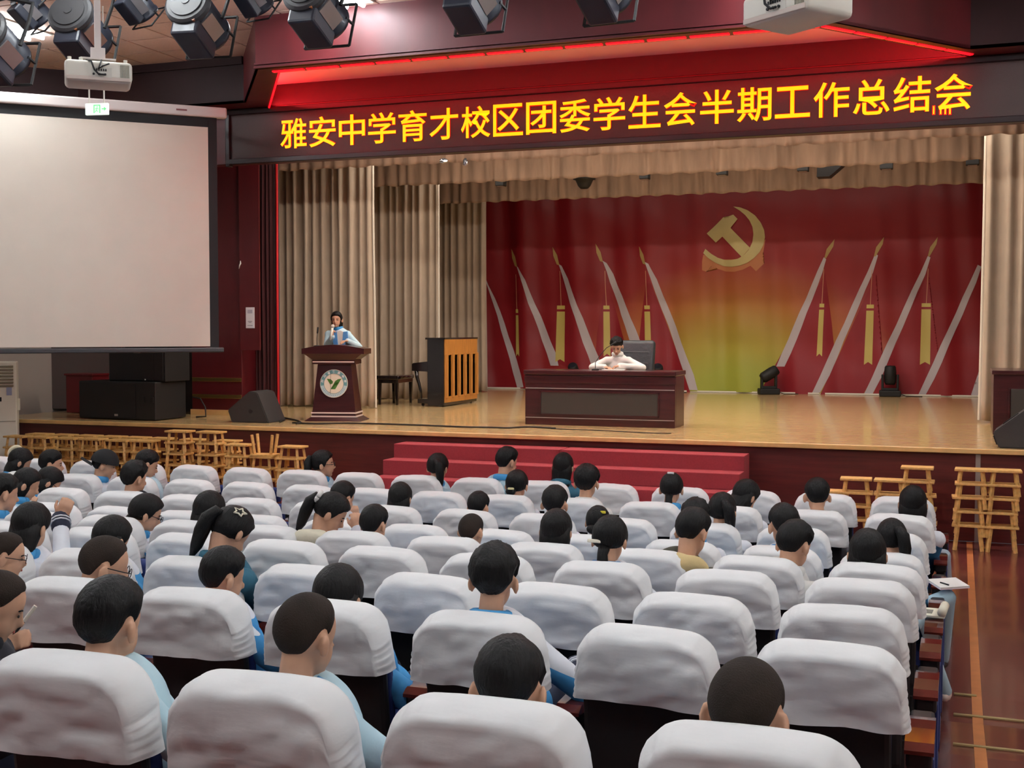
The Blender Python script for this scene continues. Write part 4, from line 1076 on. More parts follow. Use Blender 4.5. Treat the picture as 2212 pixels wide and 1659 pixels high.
def stack(u, v, y, n, lab, group, seed, drift=0.0, depth_row=''):
    p = at(u, v, Y=y); rnd = random.Random(seed)
    base = 0.0
    for k in range(n):
        pos = n - 1 - k
        posn = 'top one' if pos == 0 else ('lowest' if k == 0 else ORD[pos] + ' from top')
        stool(p.x + rnd.uniform(-0.012, 0.012) + drift * k, y + rnd.uniform(-0.01, 0.01), base + k * NST, rnd.uniform(-0.05, 0.05),
              'pine stool, %s, %s' % (posn, lab), group)
LST = [(40, 921, 5), (95, 920, 5), (150, 922, 5), (205, 925, 5), (260, 927, 5), (315, 929, 5), (383, 904, 6), (402, 935, 5), (458, 908, 6), (512, 936, 5), (566, 962, 4), (628, 935, 5)]
for i, (u, v, n) in enumerate(LST):
    if i == 7: u = 340; 
names = ['left wall of stacks, %s stack from the air conditioner' % ORD[i] for i in range(12)]
LU = [(38, 5), (93, 5), (148, 5), (203, 5), (258, 5), (316, 5), (385, 6), (458, 6), (516, 5), (572, 4), (628, 5)]
for i, (u, n) in enumerate(LU):
    stack(u, 930, 13.38 + 0.03 * (i % 2), n, '%s stack from the air conditioner' % ORD[i], 'stools stacked left of the steps', 40 + i, 0.004 * (-1) ** i)
for i, (u, n) in enumerate(((88, 5), (140, 5), (192, 5), (244, 5), (296, 5), (352, 5), (420, 5), (490, 5))):
    stack(u, 926, 13.78, n, '%s stack in the rear line behind the left stacks' % ORD[i], 'stools stacked behind left of the steps', 80 + i)
p = at(572, 950, Y=13.42)
stool(p.x, 13.42, 3 * NST + 0.27 + 0.27 + 0.002, 0.2, 'pine stool turned upside down, legs up, on the tenth left stack', 'stools stacked left of the steps', True)
for i, (u, n, dr) in enumerate(((1802, 3, 0), (1850, 4, 0), (1923, 4, 0), (1993, 5, -0.012), (2092, 5, 0.008), (2163, 5, 0.006))):
    stack(u, 1030, 13.62, n, '%s stack right of the red steps' % ORD[i], 'stools stacked right of the steps', 120 + i, dr)

# ------------------------------------------------------------------ people
def remeshed(bb, voxel, name, m, it=3):
    me = bpy.data.meshes.new('tmp'); bb.bm.to_mesh(me); bb.bm.free()
    o = bpy.data.objects.new('tmp', me); COL.objects.link(o)
    r = o.modifiers.new('r', 'REMESH'); r.mode = 'VOXEL'; r.voxel_size = voxel; r.use_smooth_shade = True
    sm = o.modifiers.new('s', 'SMOOTH'); sm.factor = 0.5; sm.iterations = it
    ev = o.evaluated_get(bpy.context.evaluated_depsgraph_get())
    out = bpy.data.meshes.new_from_object(ev); out.name = name
    bpy.data.objects.remove(o); bpy.data.meshes.remove(me)
    out.materials.clear(); out.materials.append(m)
    out.polygons.foreach_set('use_smooth', [True] * len(out.polygons))
    return out
def uniform_mat(name, upper, lower, cut, slope):
    if name in MATS: return MATS[name]
    m = bpy.data.materials.new(name); m.use_nodes = True; nt = m.node_tree; N = nt.nodes; L = nt.links; bs = N['Principled BSDF']
    bs.inputs['Roughness'].default_value = 0.75
    tc = N.new('ShaderNodeTexCoord'); sp = N.new('ShaderNodeSeparateXYZ'); L.new(tc.outputs['Object'], sp.inputs[0])
    ab = N.new('ShaderNodeMath'); ab.operation = 'ABSOLUTE'; L.new(sp.outputs['X'], ab.inputs[0])
    mu = N.new('ShaderNodeMath'); mu.operation = 'MULTIPLY_ADD'; L.new(ab.outputs[0], mu.inputs[0]); mu.inputs[1].default_value = slope; L.new(sp.outputs['Z'], mu.inputs[2])
    gt = N.new('ShaderNodeMath'); gt.operation = 'GREATER_THAN'; L.new(mu.outputs[0], gt.inputs[0]); gt.inputs[1].default_value = cut
    mx = N.new('ShaderNodeMix'); mx.data_type = 'RGBA'
    L.new(gt.outputs[0], mx.inputs['Factor']); mx.inputs['A'].default_value = (*linc(lower), 1); mx.inputs['B'].default_value = (*linc(upper), 1)
    L.new(mx.outputs['Result'], bs.inputs['Base Color'])
    nb = N.new('ShaderNodeTexNoise'); nb.inputs['Scale'].default_value = 11; bp = N.new('ShaderNodeBump'); bp.inputs['Strength'].default_value = 0.35; bp.inputs['Distance'].default_value = 0.03
    L.new(tc.outputs['Object'], nb.inputs['Vector']); L.new(nb.outputs['Fac'], bp.inputs['Height']); L.new(bp.outputs['Normal'], bs.inputs['Normal'])
    MATS[name] = m; return m
SKY = (66, 150, 206)
TOPS = {
    'uni': (uniform_mat('uniform_white_blue', (230, 234, 240), SKY, 0.41, 0.55), mat('collar_blue', SKY, 0.75)),
    'lb': (mat('pale_blue_cloth', (186, 216, 226), 0.75, bump=0.3, bscale=12), mat('collar_blue', SKY, 0.75)),
    'teal': (mat('teal_cloth', (40, 96, 118), 0.75, bump=0.3, bscale=12), mat('teal_cloth', (40, 96, 118), 0.75)),
    'olive': (mat('olive_cloth', (66, 66, 54), 0.85, bump=0.3, bscale=12), mat('hood_beige', (208, 184, 132), 0.9, bump=0.4, bscale=14)),
    'cream': (mat('white_knit', (226, 228, 236), 0.85, bump=0.3, bscale=12), mat('hood_cream', (222, 214, 190), 0.9, bump=0.4, bscale=14)),
    'white': (mat('white_shirt', (234, 232, 226), 0.8, bump=0.3, bscale=12), mat('white_shirt', (234, 232, 226), 0.8)),
    'red': (uniform_mat('uniform_white_blue', (230, 234, 240), SKY, 0.41, 0.55), mat('collar_red', (212, 70, 56), 0.8)),
    'dark': (mat('dark_cloth', (38, 38, 46), 0.85), mat('dark_cloth', (38, 38, 46), 0.85)),
}
TROU = mat('navy_trousers', (34, 40, 62), 0.85); TROULB = mat('pale_blue_trousers', (164, 192, 204), 0.85, bump=0.35, bscale=8); TROUG = mat('grey_trousers', (160, 168, 176), 0.85, bump=0.35, bscale=8)
SHOE = mat('pale_shoe', (206, 188, 178), 0.6); SHOED = mat('dark_shoe', (40, 36, 36), 0.6)
def pants_mesh(name, legs, m):
    """legs: list of (hip, knee, ankle)"""
    bb = B(); bb.ell((0, 0.0, 0.02), (0.17, 0.13, 0.12), sub=2)
    for h_, k_, a_ in legs:
        bb.cap(h_, k_, 0.085, 0.06); bb.cap(k_, a_, 0.06, 0.045)
    return remeshed(bb, 0.016, name, m, 2)
def shoe_mesh(legs, m, name='shoe'):
    return [B().ell(Vector(a_) + Vector((0, 0.06, -0.035)), (0.042, 0.12, 0.038), sub=2).mesh(name, m, True) for h_, k_, a_ in legs]
STDLEGS = [((-0.09, 0.02, 0.0), (-0.1, 0.38, 0.02), (-0.1, 0.40, -0.37)), ((0.09, 0.02, 0.0), (0.1, 0.38, 0.02), (0.1, 0.40, -0.37))]
PANTS_STD = pants_mesh('trousers', STDLEGS, TROU); SHOES_STD = shoe_mesh(STDLEGS, SHOED)

def interp(tab, a):
    for (x0, y0), (x1, y1) in zip(tab, tab[1:]):
        if a <= x1: return y0 + (y1 - y0) * (a - x0) / (x1 - x0)
    return tab[-1][1]
LINES = {
    'buzz': [(0, 40), (30, 38), (50, 26), (66, 6), (76, -8), (86, 8), (100, 2), (114, -22), (126, -40), (145, -52), (180, -56)],
    'short': [(0, 24), (35, 20), (58, 10), (70, -6), (78, -14), (86, 6), (102, 0), (114, -24), (126, -44), (145, -54), (180, -58)],
    'long': [(0, 26), (35, 22), (58, 4), (72, -34), (90, -44), (120, -52), (180, -58)],
}
def hair_mesh(kind, seed, s, Rh=None):
    G = (Rh.inverted() if Rh is not None else Matrix.Identity(3))
    def hang(p0, path):
        return [Vector(q) * s for q in p0] + [(Vector(p0[-1]) + G @ Vector(q)) * s for q in path]
    base = 'buzz' if kind == 'buzz' else ('short' if kind in ('short', 'fluffy', 'cap') else 'long')
    tab = LINES[base]
    t = {'buzz': 0.005, 'short': 0.016, 'fluffy': 0.026, 'cap': 0.012}.get(kind, 0.014)
    amp = {'buzz': 0.004, 'short': 0.03, 'fluffy': 0.07}.get(kind, 0.02)
    rnd = random.Random(seed); off = Vector((rnd.uniform(0, 99), rnd.uniform(0, 99), 0))
    R = (0.074, 0.093, 0.091); c = Vector((0, -0.008, 0.02))
    bb = B(); bm = bb.bm; NA, NE = 56, 16; rows = []
    for j in range(NE + 1):
        row = []
        for i in range(NA):
            a = 2 * pi * i / NA; deg = math.degrees(a); aa = deg if deg <= 180 else 360 - deg
            e0 = interp(tab, aa) + (3.0 * noise.noise(Vector((a * 5, seed, 0))) if kind != 'buzz' else 0)
            el = radians(e0 + (89.5 - e0) * (j / NE) ** 0.9)
            dr = Vector((sin(a) * cos(el), cos(a) * cos(el), sin(el)))
            tt = t * min(1.0, j / (4.0 if base != 'long' else 2.0))
            if kind in ('short', 'fluffy'): tt *= 0.75 + 0.5 * max(0, sin(el))
            rr = 1 / sqrt((dr.x / (R[0] + tt)) ** 2 + (dr.y / (R[1] + tt)) ** 2 + (dr.z / (R[2] + tt)) ** 2)
            n = noise.noise(dr * 4 + off) + 0.6 * noise.noise(Vector((dr.x * 16, dr.y * 16, dr.z * 4)) + off)
            if j >= 1: rr *= 1 + amp * n
            if j == 0: rr *= 0.97
            row.append(bm.verts.new((c + dr * rr) * s))
        rows.append(row)
    for a_, b_ in zip(rows, rows[1:]):
        for i in range(NA): bm.faces.new((a_[i], a_[(i + 1) % NA], b_[(i + 1) % NA], b_[i]))
    bm.faces.new(rows[-1])
    def loft(loops):
        rr_ = []
        for (cx, cy, cz, rx, ry) in loops:
            rr_.append([bm.verts.new(Vector((cx + rx * cos(2 * pi * k / 20) * (1 + 0.05 * noise.noise(Vector((k * 0.9, cz * 9, seed)))), cy + ry * sin(2 * pi * k / 20) * (1 + 0.07 * noise.noise(Vector((k * 1.7, cz * 5, seed + 3)))), cz)) * s) for k in range(20)])
        for p, q in zip(rr_, rr_[1:]):
            for k in range(20): bm.faces.new((p[k], p[(k + 1) % 20], q[(k + 1) % 20], q[k]))
        bm.faces.new(rr_[0]); bm.faces.new(list(reversed(rr_[-1])))
    if kind == 'long':
        loft([(0, -0.03, 0.02, 0.085, 0.068), (0, -0.036, -0.05, 0.086, 0.062), (0, -0.045, -0.11, 0.08, 0.05), (0, -0.055, -0.18, 0.07, 0.042), (0, -0.06, -0.26, 0.058, 0.034), (0.005, -0.06, -0.33, 0.035, 0.022)])
    elif kind == 'bob':
        loft([(0, -0.02, 0.02, 0.088, 0.072), (0, -0.025, -0.05, 0.09, 0.068), (0, -0.03, -0.1, 0.084, 0.06), (0, -0.03, -0.135, 0.07, 0.05)])
    elif kind == 'pony':
        bb.tube(hang([(0, -0.085, 0.05), (0, -0.118, 0.055)], [(0, -0.03, -0.03), (0.0, -0.035, -0.1), (0, -0.03, -0.18), (0, -0.02, -0.25)]), [r * s for r in (0.02, 0.026, 0.034, 0.034, 0.026, 0.006)], 12)
    elif kind == 'ponyR':
        bb.tube(hang([(0.02, -0.08, 0.05), (0.045, -0.11, 0.05)], [(0.025, -0.02, -0.03), (0.035, -0.02, -0.1), (0.035, -0.01, -0.18), (0.03, 0, -0.25)]), [r * s for r in (0.02, 0.026, 0.036, 0.036, 0.026, 0.006)], 12)
    elif kind == 'ponyL':
        bb.tube(hang([(-0.0, -0.09, 0.035), (-0.01, -0.125, 0.035)], [(-0.03, -0.025, -0.03), (-0.06, -0.03, -0.09), (-0.09, -0.03, -0.16), (-0.125, -0.025, -0.22)]), [r * s for r in (0.02, 0.026, 0.036, 0.036, 0.028, 0.008)], 12)
    elif kind == 'low':
        bb.tube(hang([(0, -0.075, -0.05), (0, -0.09, -0.08)], [(0.005, -0.015, -0.05), (0.01, -0.015, -0.12), (0.01, -0.01, -0.19)]), [r * s for r in (0.03, 0.026, 0.03, 0.026, 0.006)], 12)
    elif kind == 'bun':
        bb.ell(Vector((0, -0.1, 0.06)) * s, (0.04 * s, 0.035 * s, 0.036 * s), sub=2)
    elif kind == 'lowbun':
        bb.ell(Vector((-0.015, -0.1, -0.05)) * s, (0.042 * s, 0.034 * s, 0.036 * s), sub=2)
    return bb.mesh('hair', HAIRB if kind == 'buzz' else HAIR, True)

def hand(bb, wrist, d, up, side, s, curl=0.5):
    """palm plus five separate bent fingers; d = hand direction, up = back of the hand, side=+1 thumb on the +cross side"""
    d = Vector(d).normalized(); up = Vector(up); up = (up - d * up.dot(d)).normalized(); x = d.cross(up) * side
    w_ = Vector(wrist)
    bb.cap(w_, w_ + d * 0.02 * s, 0.024 * s, 0.026 * s, 10)
    for k in range(4):
        bb.cap(w_ + x * (k - 1.5) * 0.016 * s + d * 0.015 * s, w_ + x * (k - 1.5) * 0.0185 * s + d * 0.072 * s, 0.0125 * s, 0.011 * s, 8)
    for k, ln in enumerate((0.068, 0.078, 0.072, 0.056)):
        p0 = w_ + x * (1.5 - k) * 0.0195 * s + d * 0.075 * s
        a = curl * 0.9; p1 = p0 + (d * cos(a) - up * sin(a)) * ln * 0.45 * s
        a2 = curl * 2.2; p2 = p1 + (d * cos(a2) - up * sin(a2)) * ln * 0.55 * s
        bb.cap(p0, p1, 0.0095 * s, 0.0088 * s, 8); bb.cap(p1, p2, 0.0088 * s, 0.0075 * s, 8)
    t0 = w_ + x * 0.024 * s + d * 0.022 * s; t1 = t0 + (x * 0.6 + d * 0.7 - up * 0.35).normalized() * 0.038 * s; t2 = t1 + (d * 0.9 + x * 0.1 - up * 0.5).normalized() * 0.03 * s
    bb.cap(t0, t1, 0.0125 * s, 0.0105 * s, 8); bb.cap(t1, t2, 0.0105 * s, 0.0085 * s, 8)

def person(label, hip, head, s, hair, turn=0, pitch=10, tilt=0, top='uni', arms=None, voxel=0.012, seed=0, legs='std', face=False,
           glasses=False, collar=True, standing=False, group='audience in the seats', fingers=False):
    hip = Vector(hip); root = thing('person', label, 'person', hip, 0, group)
    Hl = Vector(head) - hip
    Rh = Matrix.Rotation(radians(-turn), 3, 'Z') @ Matrix.Rotation(radians(-pitch), 3, 'X') @ Matrix.Rotation(radians(tilt), 3, 'Y')
    hp = lambda x, y, z: Hl + Rh @ (Vector((x, y, z)) * s)
    bt = turn * 0.25
    Rb = Matrix.Rotation(radians(-bt), 3, 'Z')
    nt_ = hp(0, -0.02, -0.075); nb = nt_ + Vector((0, -0.03, -0.085)) * s
    chest = Vector((0, 0, 0.08)).lerp(nb, 0.62); belly = Vector((0, 0, 0.08)).lerp(nb, 0.3)
    ax = (nb - Vector((0, 0, 0.08)));
    shp = {}
    for n_, sx in (('L', -1), ('R', 1)): shp[n_] = nb + Rb @ Vector((sx * 0.15, 0.0, -0.065)) * s
    # arms: joint chains
    A = {}
    for n_, sx in (('L', -1), ('R', 1)):
        if arms and n_ in arms: A[n_] = [Vector(q) for q in arms[n_][:2]] + list(arms[n_][2:])
        else: A[n_] = [Vector((sx * 0.205, 0.10, shp[n_].z - 0.26 * s)), Vector((sx * 0.09, 0.31, 0.13)), Vector((-sx * 0.4, 0.7, -0.1)), Vector((0, 0, 1))]
    bb = B()
    bb.ell(hp(0, -0.008, 0.02), (0.072 * s, 0.089 * s, 0.087 * s), Rh); bb.ell(hp(0, 0.024, -0.042), (0.055 * s, 0.058 * s, 0.066 * s), Rh)
    bb.ell(hp(0, 0.052, -0.094), (0.026 * s, 0.024 * s, 0.02 * s), Rh, 2)
    bb.ell(hp(0, 0.088, -0.03), (0.011 * s, 0.018 * s, 0.018 * s), Rh, 2); bb.ell(hp(0, 0.08, -0.01), (0.009 * s, 0.012 * s, 0.025 * s), Rh, 2)
    bb.ell(hp(0, 0.074, -0.062), (0.02 * s, 0.012 * s, 0.008 * s), Rh, 2)
    for sx in (-1, 1): bb.ell(hp(sx * 0.084, -0.012, -0.018), (0.011 * s, 0.022 * s, 0.033 * s), Rh @ Matrix.Rotation(radians(sx * 22), 3, 'Z'), 2)
    bb.cap(nt_ + Vector((0, 0, 0.03)), nb, 0.047 * s, 0.052 * s)
    def trunk(q, f):
        q.cap(nb + Vector((0, 0, -0.03)), chest, 0.062 * s + f, 0.095 * s + f)
        q.cap(shp['L'], shp['R'], 0.05 * s + f, 0.05 * s + f)
        q.ell(chest, (0.15 * s + f, 0.1 * s + f, 0.17 * s + f)); q.ell(belly, (0.14 * s + f, 0.1 * s + f, 0.16 * s + f)); q.ell((0, 0, 0.06), (0.155 * s + f, 0.11 * s + f, 0.12))
    def arm_(q, n_, f):
        e, w_ = A[n_][0], A[n_][1]
        q.cap(shp[n_], e, 0.047 * s + f, 0.038 * s + f); q.cap(e, w_, 0.038 * s + f, 0.026 * s + f * (1.2))
    trunk(bb, 0)
    for n_, sx in (('L', -1), ('R', 1)):
        arm_(bb, n_, 0)
        d_, u_ = A[n_][2], A[n_][3]
        if fingers: hand(bb, A[n_][1], d_, u_, sx * (A[n_][4] if len(A[n_]) > 4 else -1), s, A[n_][5] if len(A[n_]) > 5 else 0.5)
        else:
            hand(bb, A[n_][1], d_, u_, sx * -1, s, 0.5)
    if standing:
        for sx in (-1, 1): bb.cap((sx * 0.08, 0, 0.0), (sx * 0.085, 0.0, -0.4), 0.08, 0.055); bb.cap((sx * 0.085, 0, -0.4), (sx * 0.085, -0.01, -0.78), 0.05, 0.035)
    body = link('body', remeshed(bb, voxel, 'body', SKIN, 2), root)
    # jacket
    jm, cm = TOPS[top]
    jb = B(); trunk(jb, 0.014)
    for n_ in 'LR': arm_(jb, n_, 0.014)
    link('jacket', remeshed(jb, max(0.012, voxel * 1.3), 'jacket', jm, 2), root)
    if collar:
        cb = B(); n = 28
        hooded = top in ('olive', 'cream')
        if hooded:
            cb.ell(nb + Vector((0, -0.07, 0.0)) * s, (0.13 * s, 0.075 * s, 0.055 * s), Matrix.Rotation(radians(-18), 3, 'X'))
            for v in cb.bm.verts: v.co += Vector((0, 0, 1)) * 0.018 * noise.noise(v.co * 16 + Vector((seed, 0, 0)))
        else:
            pts = [nb + Vector((0.067 * cos(2 * pi * k / n), 0.065 * sin(2 * pi * k / n) + 0.008, 0.02 + 0.012 * (1 - sin(2 * pi * k / n)))) * s for k in range(n + 1)]
            cb.tube(pts, 0.017 * s, 8, 1.5)
        link('hood' if hooded else 'collar', cb.mesh('collar', cm, True), root)
    if top in ('uni', 'red') and not standing:
        for n_ in 'LR':
            e, w_ = A[n_][0], A[n_][1]; dd = (w_ - e).normalized(); c0 = w_ - dd * 0.055; c1 = w_ - dd * 0.005
            o = link('cuff', B().cap(c0, c1, 0.05 * s, 0.048 * s).mesh('cuff', mat('cuff_navy', (26, 30, 52), 0.8), True), root)
            for f in (0.3, 0.7): B().tube([c0.lerp(c1, f - 0.06), c0.lerp(c1, f + 0.06)], 0.0525 * s, 12).obj('cuff_stripe', mat('cuff_white', (232, 232, 236), 0.8), o)
    if standing or legs == 'none': pass
    elif legs == 'std':
        link('trousers', PANTS_STD, root)
        for q in SHOES_STD: link('shoe', q, root)
    else:
        lg, pm, sm = legs
        link('trousers', pants_mesh('trousers', lg, pm), root)
        for q in shoe_mesh(lg, sm): link('shoe', q, root)
    # hair
    ho = link('hair', hair_mesh(hair, seed, s, Rh), root)
    ho.location = Hl; ho.rotation_euler = Rh.to_euler()
    if face:
        DK = mat('eye_dark', (24, 18, 16), 0.3); LIP = mat('lips', (176, 92, 84), 0.5); WHT = mat('eye_white', (232, 228, 222), 0.4)
        for sx in (-1, 1):
            e = bpy.data.objects.new('eye', B().ell((sx * 0.03 * s, 0.0745 * s, -0.004 * s), (0.011 * s, 0.004 * s, 0.0055 * s), sub=2).mesh('eye', DK, True)); COL.objects.link(e); e.parent = root
            e.location = Hl; e.rotation_euler = Rh.to_euler()
            g = link('eyebrow', B().tube([Vector((sx * x, y, z)) * s for x, y, z in ((0.016, 0.079, 0.014), (0.03, 0.077, 0.018), (0.044, 0.068, 0.014))], 0.0028 * s, 6).mesh('eyebrow', HAIR, True), root, Hl, Rh.to_euler())
        link('mouth', B().ell((0, 0.083 * s, -0.062 * s), (0.018 * s, 0.004 * s, 0.0055 * s), sub=2).mesh('mouth', LIP, True), root, Hl, Rh.to_euler())
    if glasses:
        gb = B()
        for sx in (-1, 1):
            gb.tube([Vector((sx * (0.033 + 0.024 * cos(k * pi / 8)), 0.094, -0.004 + 0.019 * sin(k * pi / 8))) * s for k in range(17)], 0.0018 * s, 5)
            gb.tube([Vector((sx * 0.057, 0.094, 0.0)) * s, Vector((sx * 0.078, 0.06, 0.002)) * s, Vector((sx * 0.083, -0.01, 0.004)) * s], 0.0022 * s, 5)
        gb.tube([Vector((-0.009, 0.096, 0)) * s, Vector((0.009, 0.096, 0)) * s], 0.0018 * s, 5)
        link('glasses', gb.mesh('glasses', mat('glasses_frame', (34, 32, 34), 0.3, metal=0.4), True), root, Hl, Rh.to_euler())
    return root, Hl, Rh

# (row, seat, head u, head v, head width px, hair, turn right, pitch down, top, look, options)
STUD = [
 (1, 14, 44, 998, 48, 'bob', 40, 30, 'lb', 'student with big cream ring clip on dark hair', {'acc': 'ring'}),
 (1, 13, 112, 1003, 47, 'short', 55, 5, 'uni', 'boy turning his head right', {'face': 1}),
 (1, 12, 227, 1004, 47, 'cap', 55, 15, 'uni', 'boy in backward black cap', {'acc': 'cap', 'face': 1}),
 (1, 11, 318, 1004, 50, 'short', 45, 20, 'lb', 'short-haired boy looking down right', {'face': 1}),
 (2, 10, 292, 1034, 54, 'fluffy', 20, 10, 'dark', 'boy with thick dark hair', {}),
 (4, 10, 8, 1066, 62, 'short', 30, 12, 'uni', 'boy at left picture edge, short hair', {}),
 (3, 11, 58, 1046, 52, 'bob', 50, 25, 'lb', 'girl raising hand to her glasses', {'armR': (62, 1100, 0.5, (0.3, 0.1, 0.8))}),
 (2, 11, 106, 1042, 52, 'bob', 40, 40, 'uni', 'dark-haired student bending forward', {'glasses': 1}),
 (6, 7, 68, 1138, 78, 'long', 0, 18, 'uni', 'long-haired girl with arm raised', {'armR': (131, 1120, 0.55, (0.35, 0.1, 0.85))}),
 (7, 6, 14, 1200, 74, 'buzz', 50, 12, 'white', 'boy with cropped hair and glasses at left edge', {'glasses': 1, 'face': 1}),
 (8, 4, -6, 1308, 88, 'buzz', 50, 25, 'dark', 'boy holding a pen at left picture edge', {'face': 1, 'armR': (2, 1392, 0.75, (0.8, 0.3, 0.2)), 'pen': 1}),
 (4, 8, 316, 1110, 68, 'low', 45, 22, 'uni', 'girl in glasses turned right', {'glasses': 1, 'face': 1}),
 (4, 7, 452, 1105, 69, 'bob', 5, 20, 'uni', 'girl with smooth dark hair', {}),
 (6, 5, 500, 1150, 84, 'ponyL', 20, 40, 'teal', 'girl with star hair clip and ponytail', {'acc': 'star'}),
 (6, 6, 243, 1166, 77, 'bob', 15, 20, 'uni', 'dark-haired girl leaning forward', {}),
 (7, 5, 227, 1222, 100, 'buzz', 45, 18, 'uni', 'boy with cropped hair and black glasses', {'glasses': 1}),
 (7, 4, 484, 1246, 92, 'short', 30, 12, 'red', 'short-haired boy with red collar', {'elb': 0.27}),
 (8, 3, 241, 1345, 142, 'short', 5, 8, 'lb', 'boy with thick black hair', {'elb': 0.27}),
 (8, 2, 664, 1372, 142, 'buzz', 18, 10, 'lb', 'boy with shaved head', {'elb': 0.28}),
 (8, 1, 1100, 1488, 160, 'short', -8, 22, 'uni', 'slouching boy, only dark hair showing', {'elbn': 1}),
 (8, 0, 1614, 1540, 185, 'buzz', 10, 12, 'uni', 'slouching boy with cropped dark hair', {'elbn': 1}),
 (7, 2, 1068, 1252, 104, 'fluffy', -8, 8, 'uni', 'boy with tall fluffy dark hair', {'elb': 0.29}),
 (7, 3, 731, 1292, 108, 'bob', 0, 15, 'uni', 'slouching student with straight dark hair', {'elb': 0.29}),
 (4, 4, 1019, 1148, 60, 'buzz', 12, 10, 'uni', 'boy with cropped brown hair', {}),
 (4, 5, 809, 1134, 62, 'short', 12, 12, 'uni', 'boy with short black hair', {}),
 (4, 6, 716, 1108, 66, 'ponyL', 62, 35, 'cream', 'girl with white scrunchie resting face on hands', {'acc': 'scrunchie', 'face': 1, 'armR': (772, 1146, 0.42, (-0.1, 0.1, 0.9))}),
 (2, 7, 741, 1077, 53, 'short', 20, 15, 'uni', 'boy with hand lifted beside his face', {'armR': (768, 1122, 0.4, (-0.2, 0.1, 0.9))}),
 (2, 6, 865, 1076, 51, 'bob', 0, 12, 'uni', 'slouching student with round dark hair', {}),
 (2, 5, 1034, 1096, 49, 'short', 5, 12, 'uni', 'slouching boy, hair just showing', {}),
 (0, 9, 699, 1002, 46, 'pony', 65, 0, 'lb', 'woman in glasses with ponytail in profile', {'glasses': 1, 'face': 1}),
 (0, 7, 946, 1010, 54, 'ponyR', 5, 10, 'lb', 'girl with side ponytail', {}),
 (0, 6, 1096, 998, 51, 'short', 30, 12, 'lb', 'boy in pale blue jacket, blue collar', {}),
 (1, 5, 1117, 1048, 49, 'lowbun', 0, 8, 'uni', 'girl with low bun and cream clip', {'acc': 'clipC'}),
 (0, 5, 1217, 1008, 45, 'long', 0, 6, 'teal', 'long-haired girl in teal jacket', {}),
 (1, 4, 1268, 1043, 53, 'fluffy', 0, 5, 'white', 'boy with full dark hair', {}),
 (2, 4, 1199, 1089, 58, 'short', 0, 10, 'uni', 'boy with round short hair', {}),
 (1, 3, 1451, 1056, 51, 'low', 0, 10, 'uni', 'girl with white clip and low ponytail', {'acc': 'clipW'}),
 (1, 2, 1611, 1073, 62, 'bob', 35, 35, 'uni', 'girl bending her head right', {}),
 (2, 2, 1560, 1105, 62, 'ponyR', 5, 12, 'uni', 'girl with ponytail hanging right', {}),
 (3, 2, 1503, 1122, 60, 'fluffy', 5, 10, 'uni', 'boy with spiky black hair', {}),
 (4, 2, 1497, 1150, 76, 'short', 25, 22, 'olive', 'boy in olive top with beige hood', {}),
 (4, 3, 1202, 1146, 69, 'bob', 0, 10, 'uni', 'girl with straight glossy black hair', {}),
 (3, 3, 1292, 1128, 52, 'lowbun', 0, 8, 'uni', 'girl with bun and yellow clip', {'acc': 'clipY'}),
 (5, 2, 1318, 1166, 77, 'low', 5, 15, 'uni', 'girl with long white hair clip', {'acc': 'clipW2', 'elb': 0.26}),
 (1, 1, 1765, 1072, 57, 'short', -10, 12, 'white', 'student with smooth short dark hair', {}),
 (3, 1, 1693, 1136, 71, 'short', -25, 12, 'uni', 'boy with head turned left', {}),
 (4, 1, 1717, 1178, 81, 'short', 30, 22, 'white', 'boy looking down right', {}),
 (1, 0, 1972, 1088, 59, 'bob', 0, 12, 'uni', 'student at aisle in grey trousers', {'legs': 'grey'}),
 (3, 0, 1926, 1165, 66, 'ponyR', 0, 12, 'uni', 'girl at aisle with ponytail and notebook', {'legs': 'blue'}),
 (4, 0, 1874, 1196, 85, 'bob', 0, 12, 'uni', 'student at aisle with smooth dark hair', {'legs': 'shoe'}),
]
OCC = {(s[0], s[1]) for s in STUD}
build_seats(OCC)
CLIP = {'clipC': (226, 214, 160), 'clipW': (240, 236, 228), 'clipY': (230, 214, 60), 'clipW2': (244, 238, 218)}
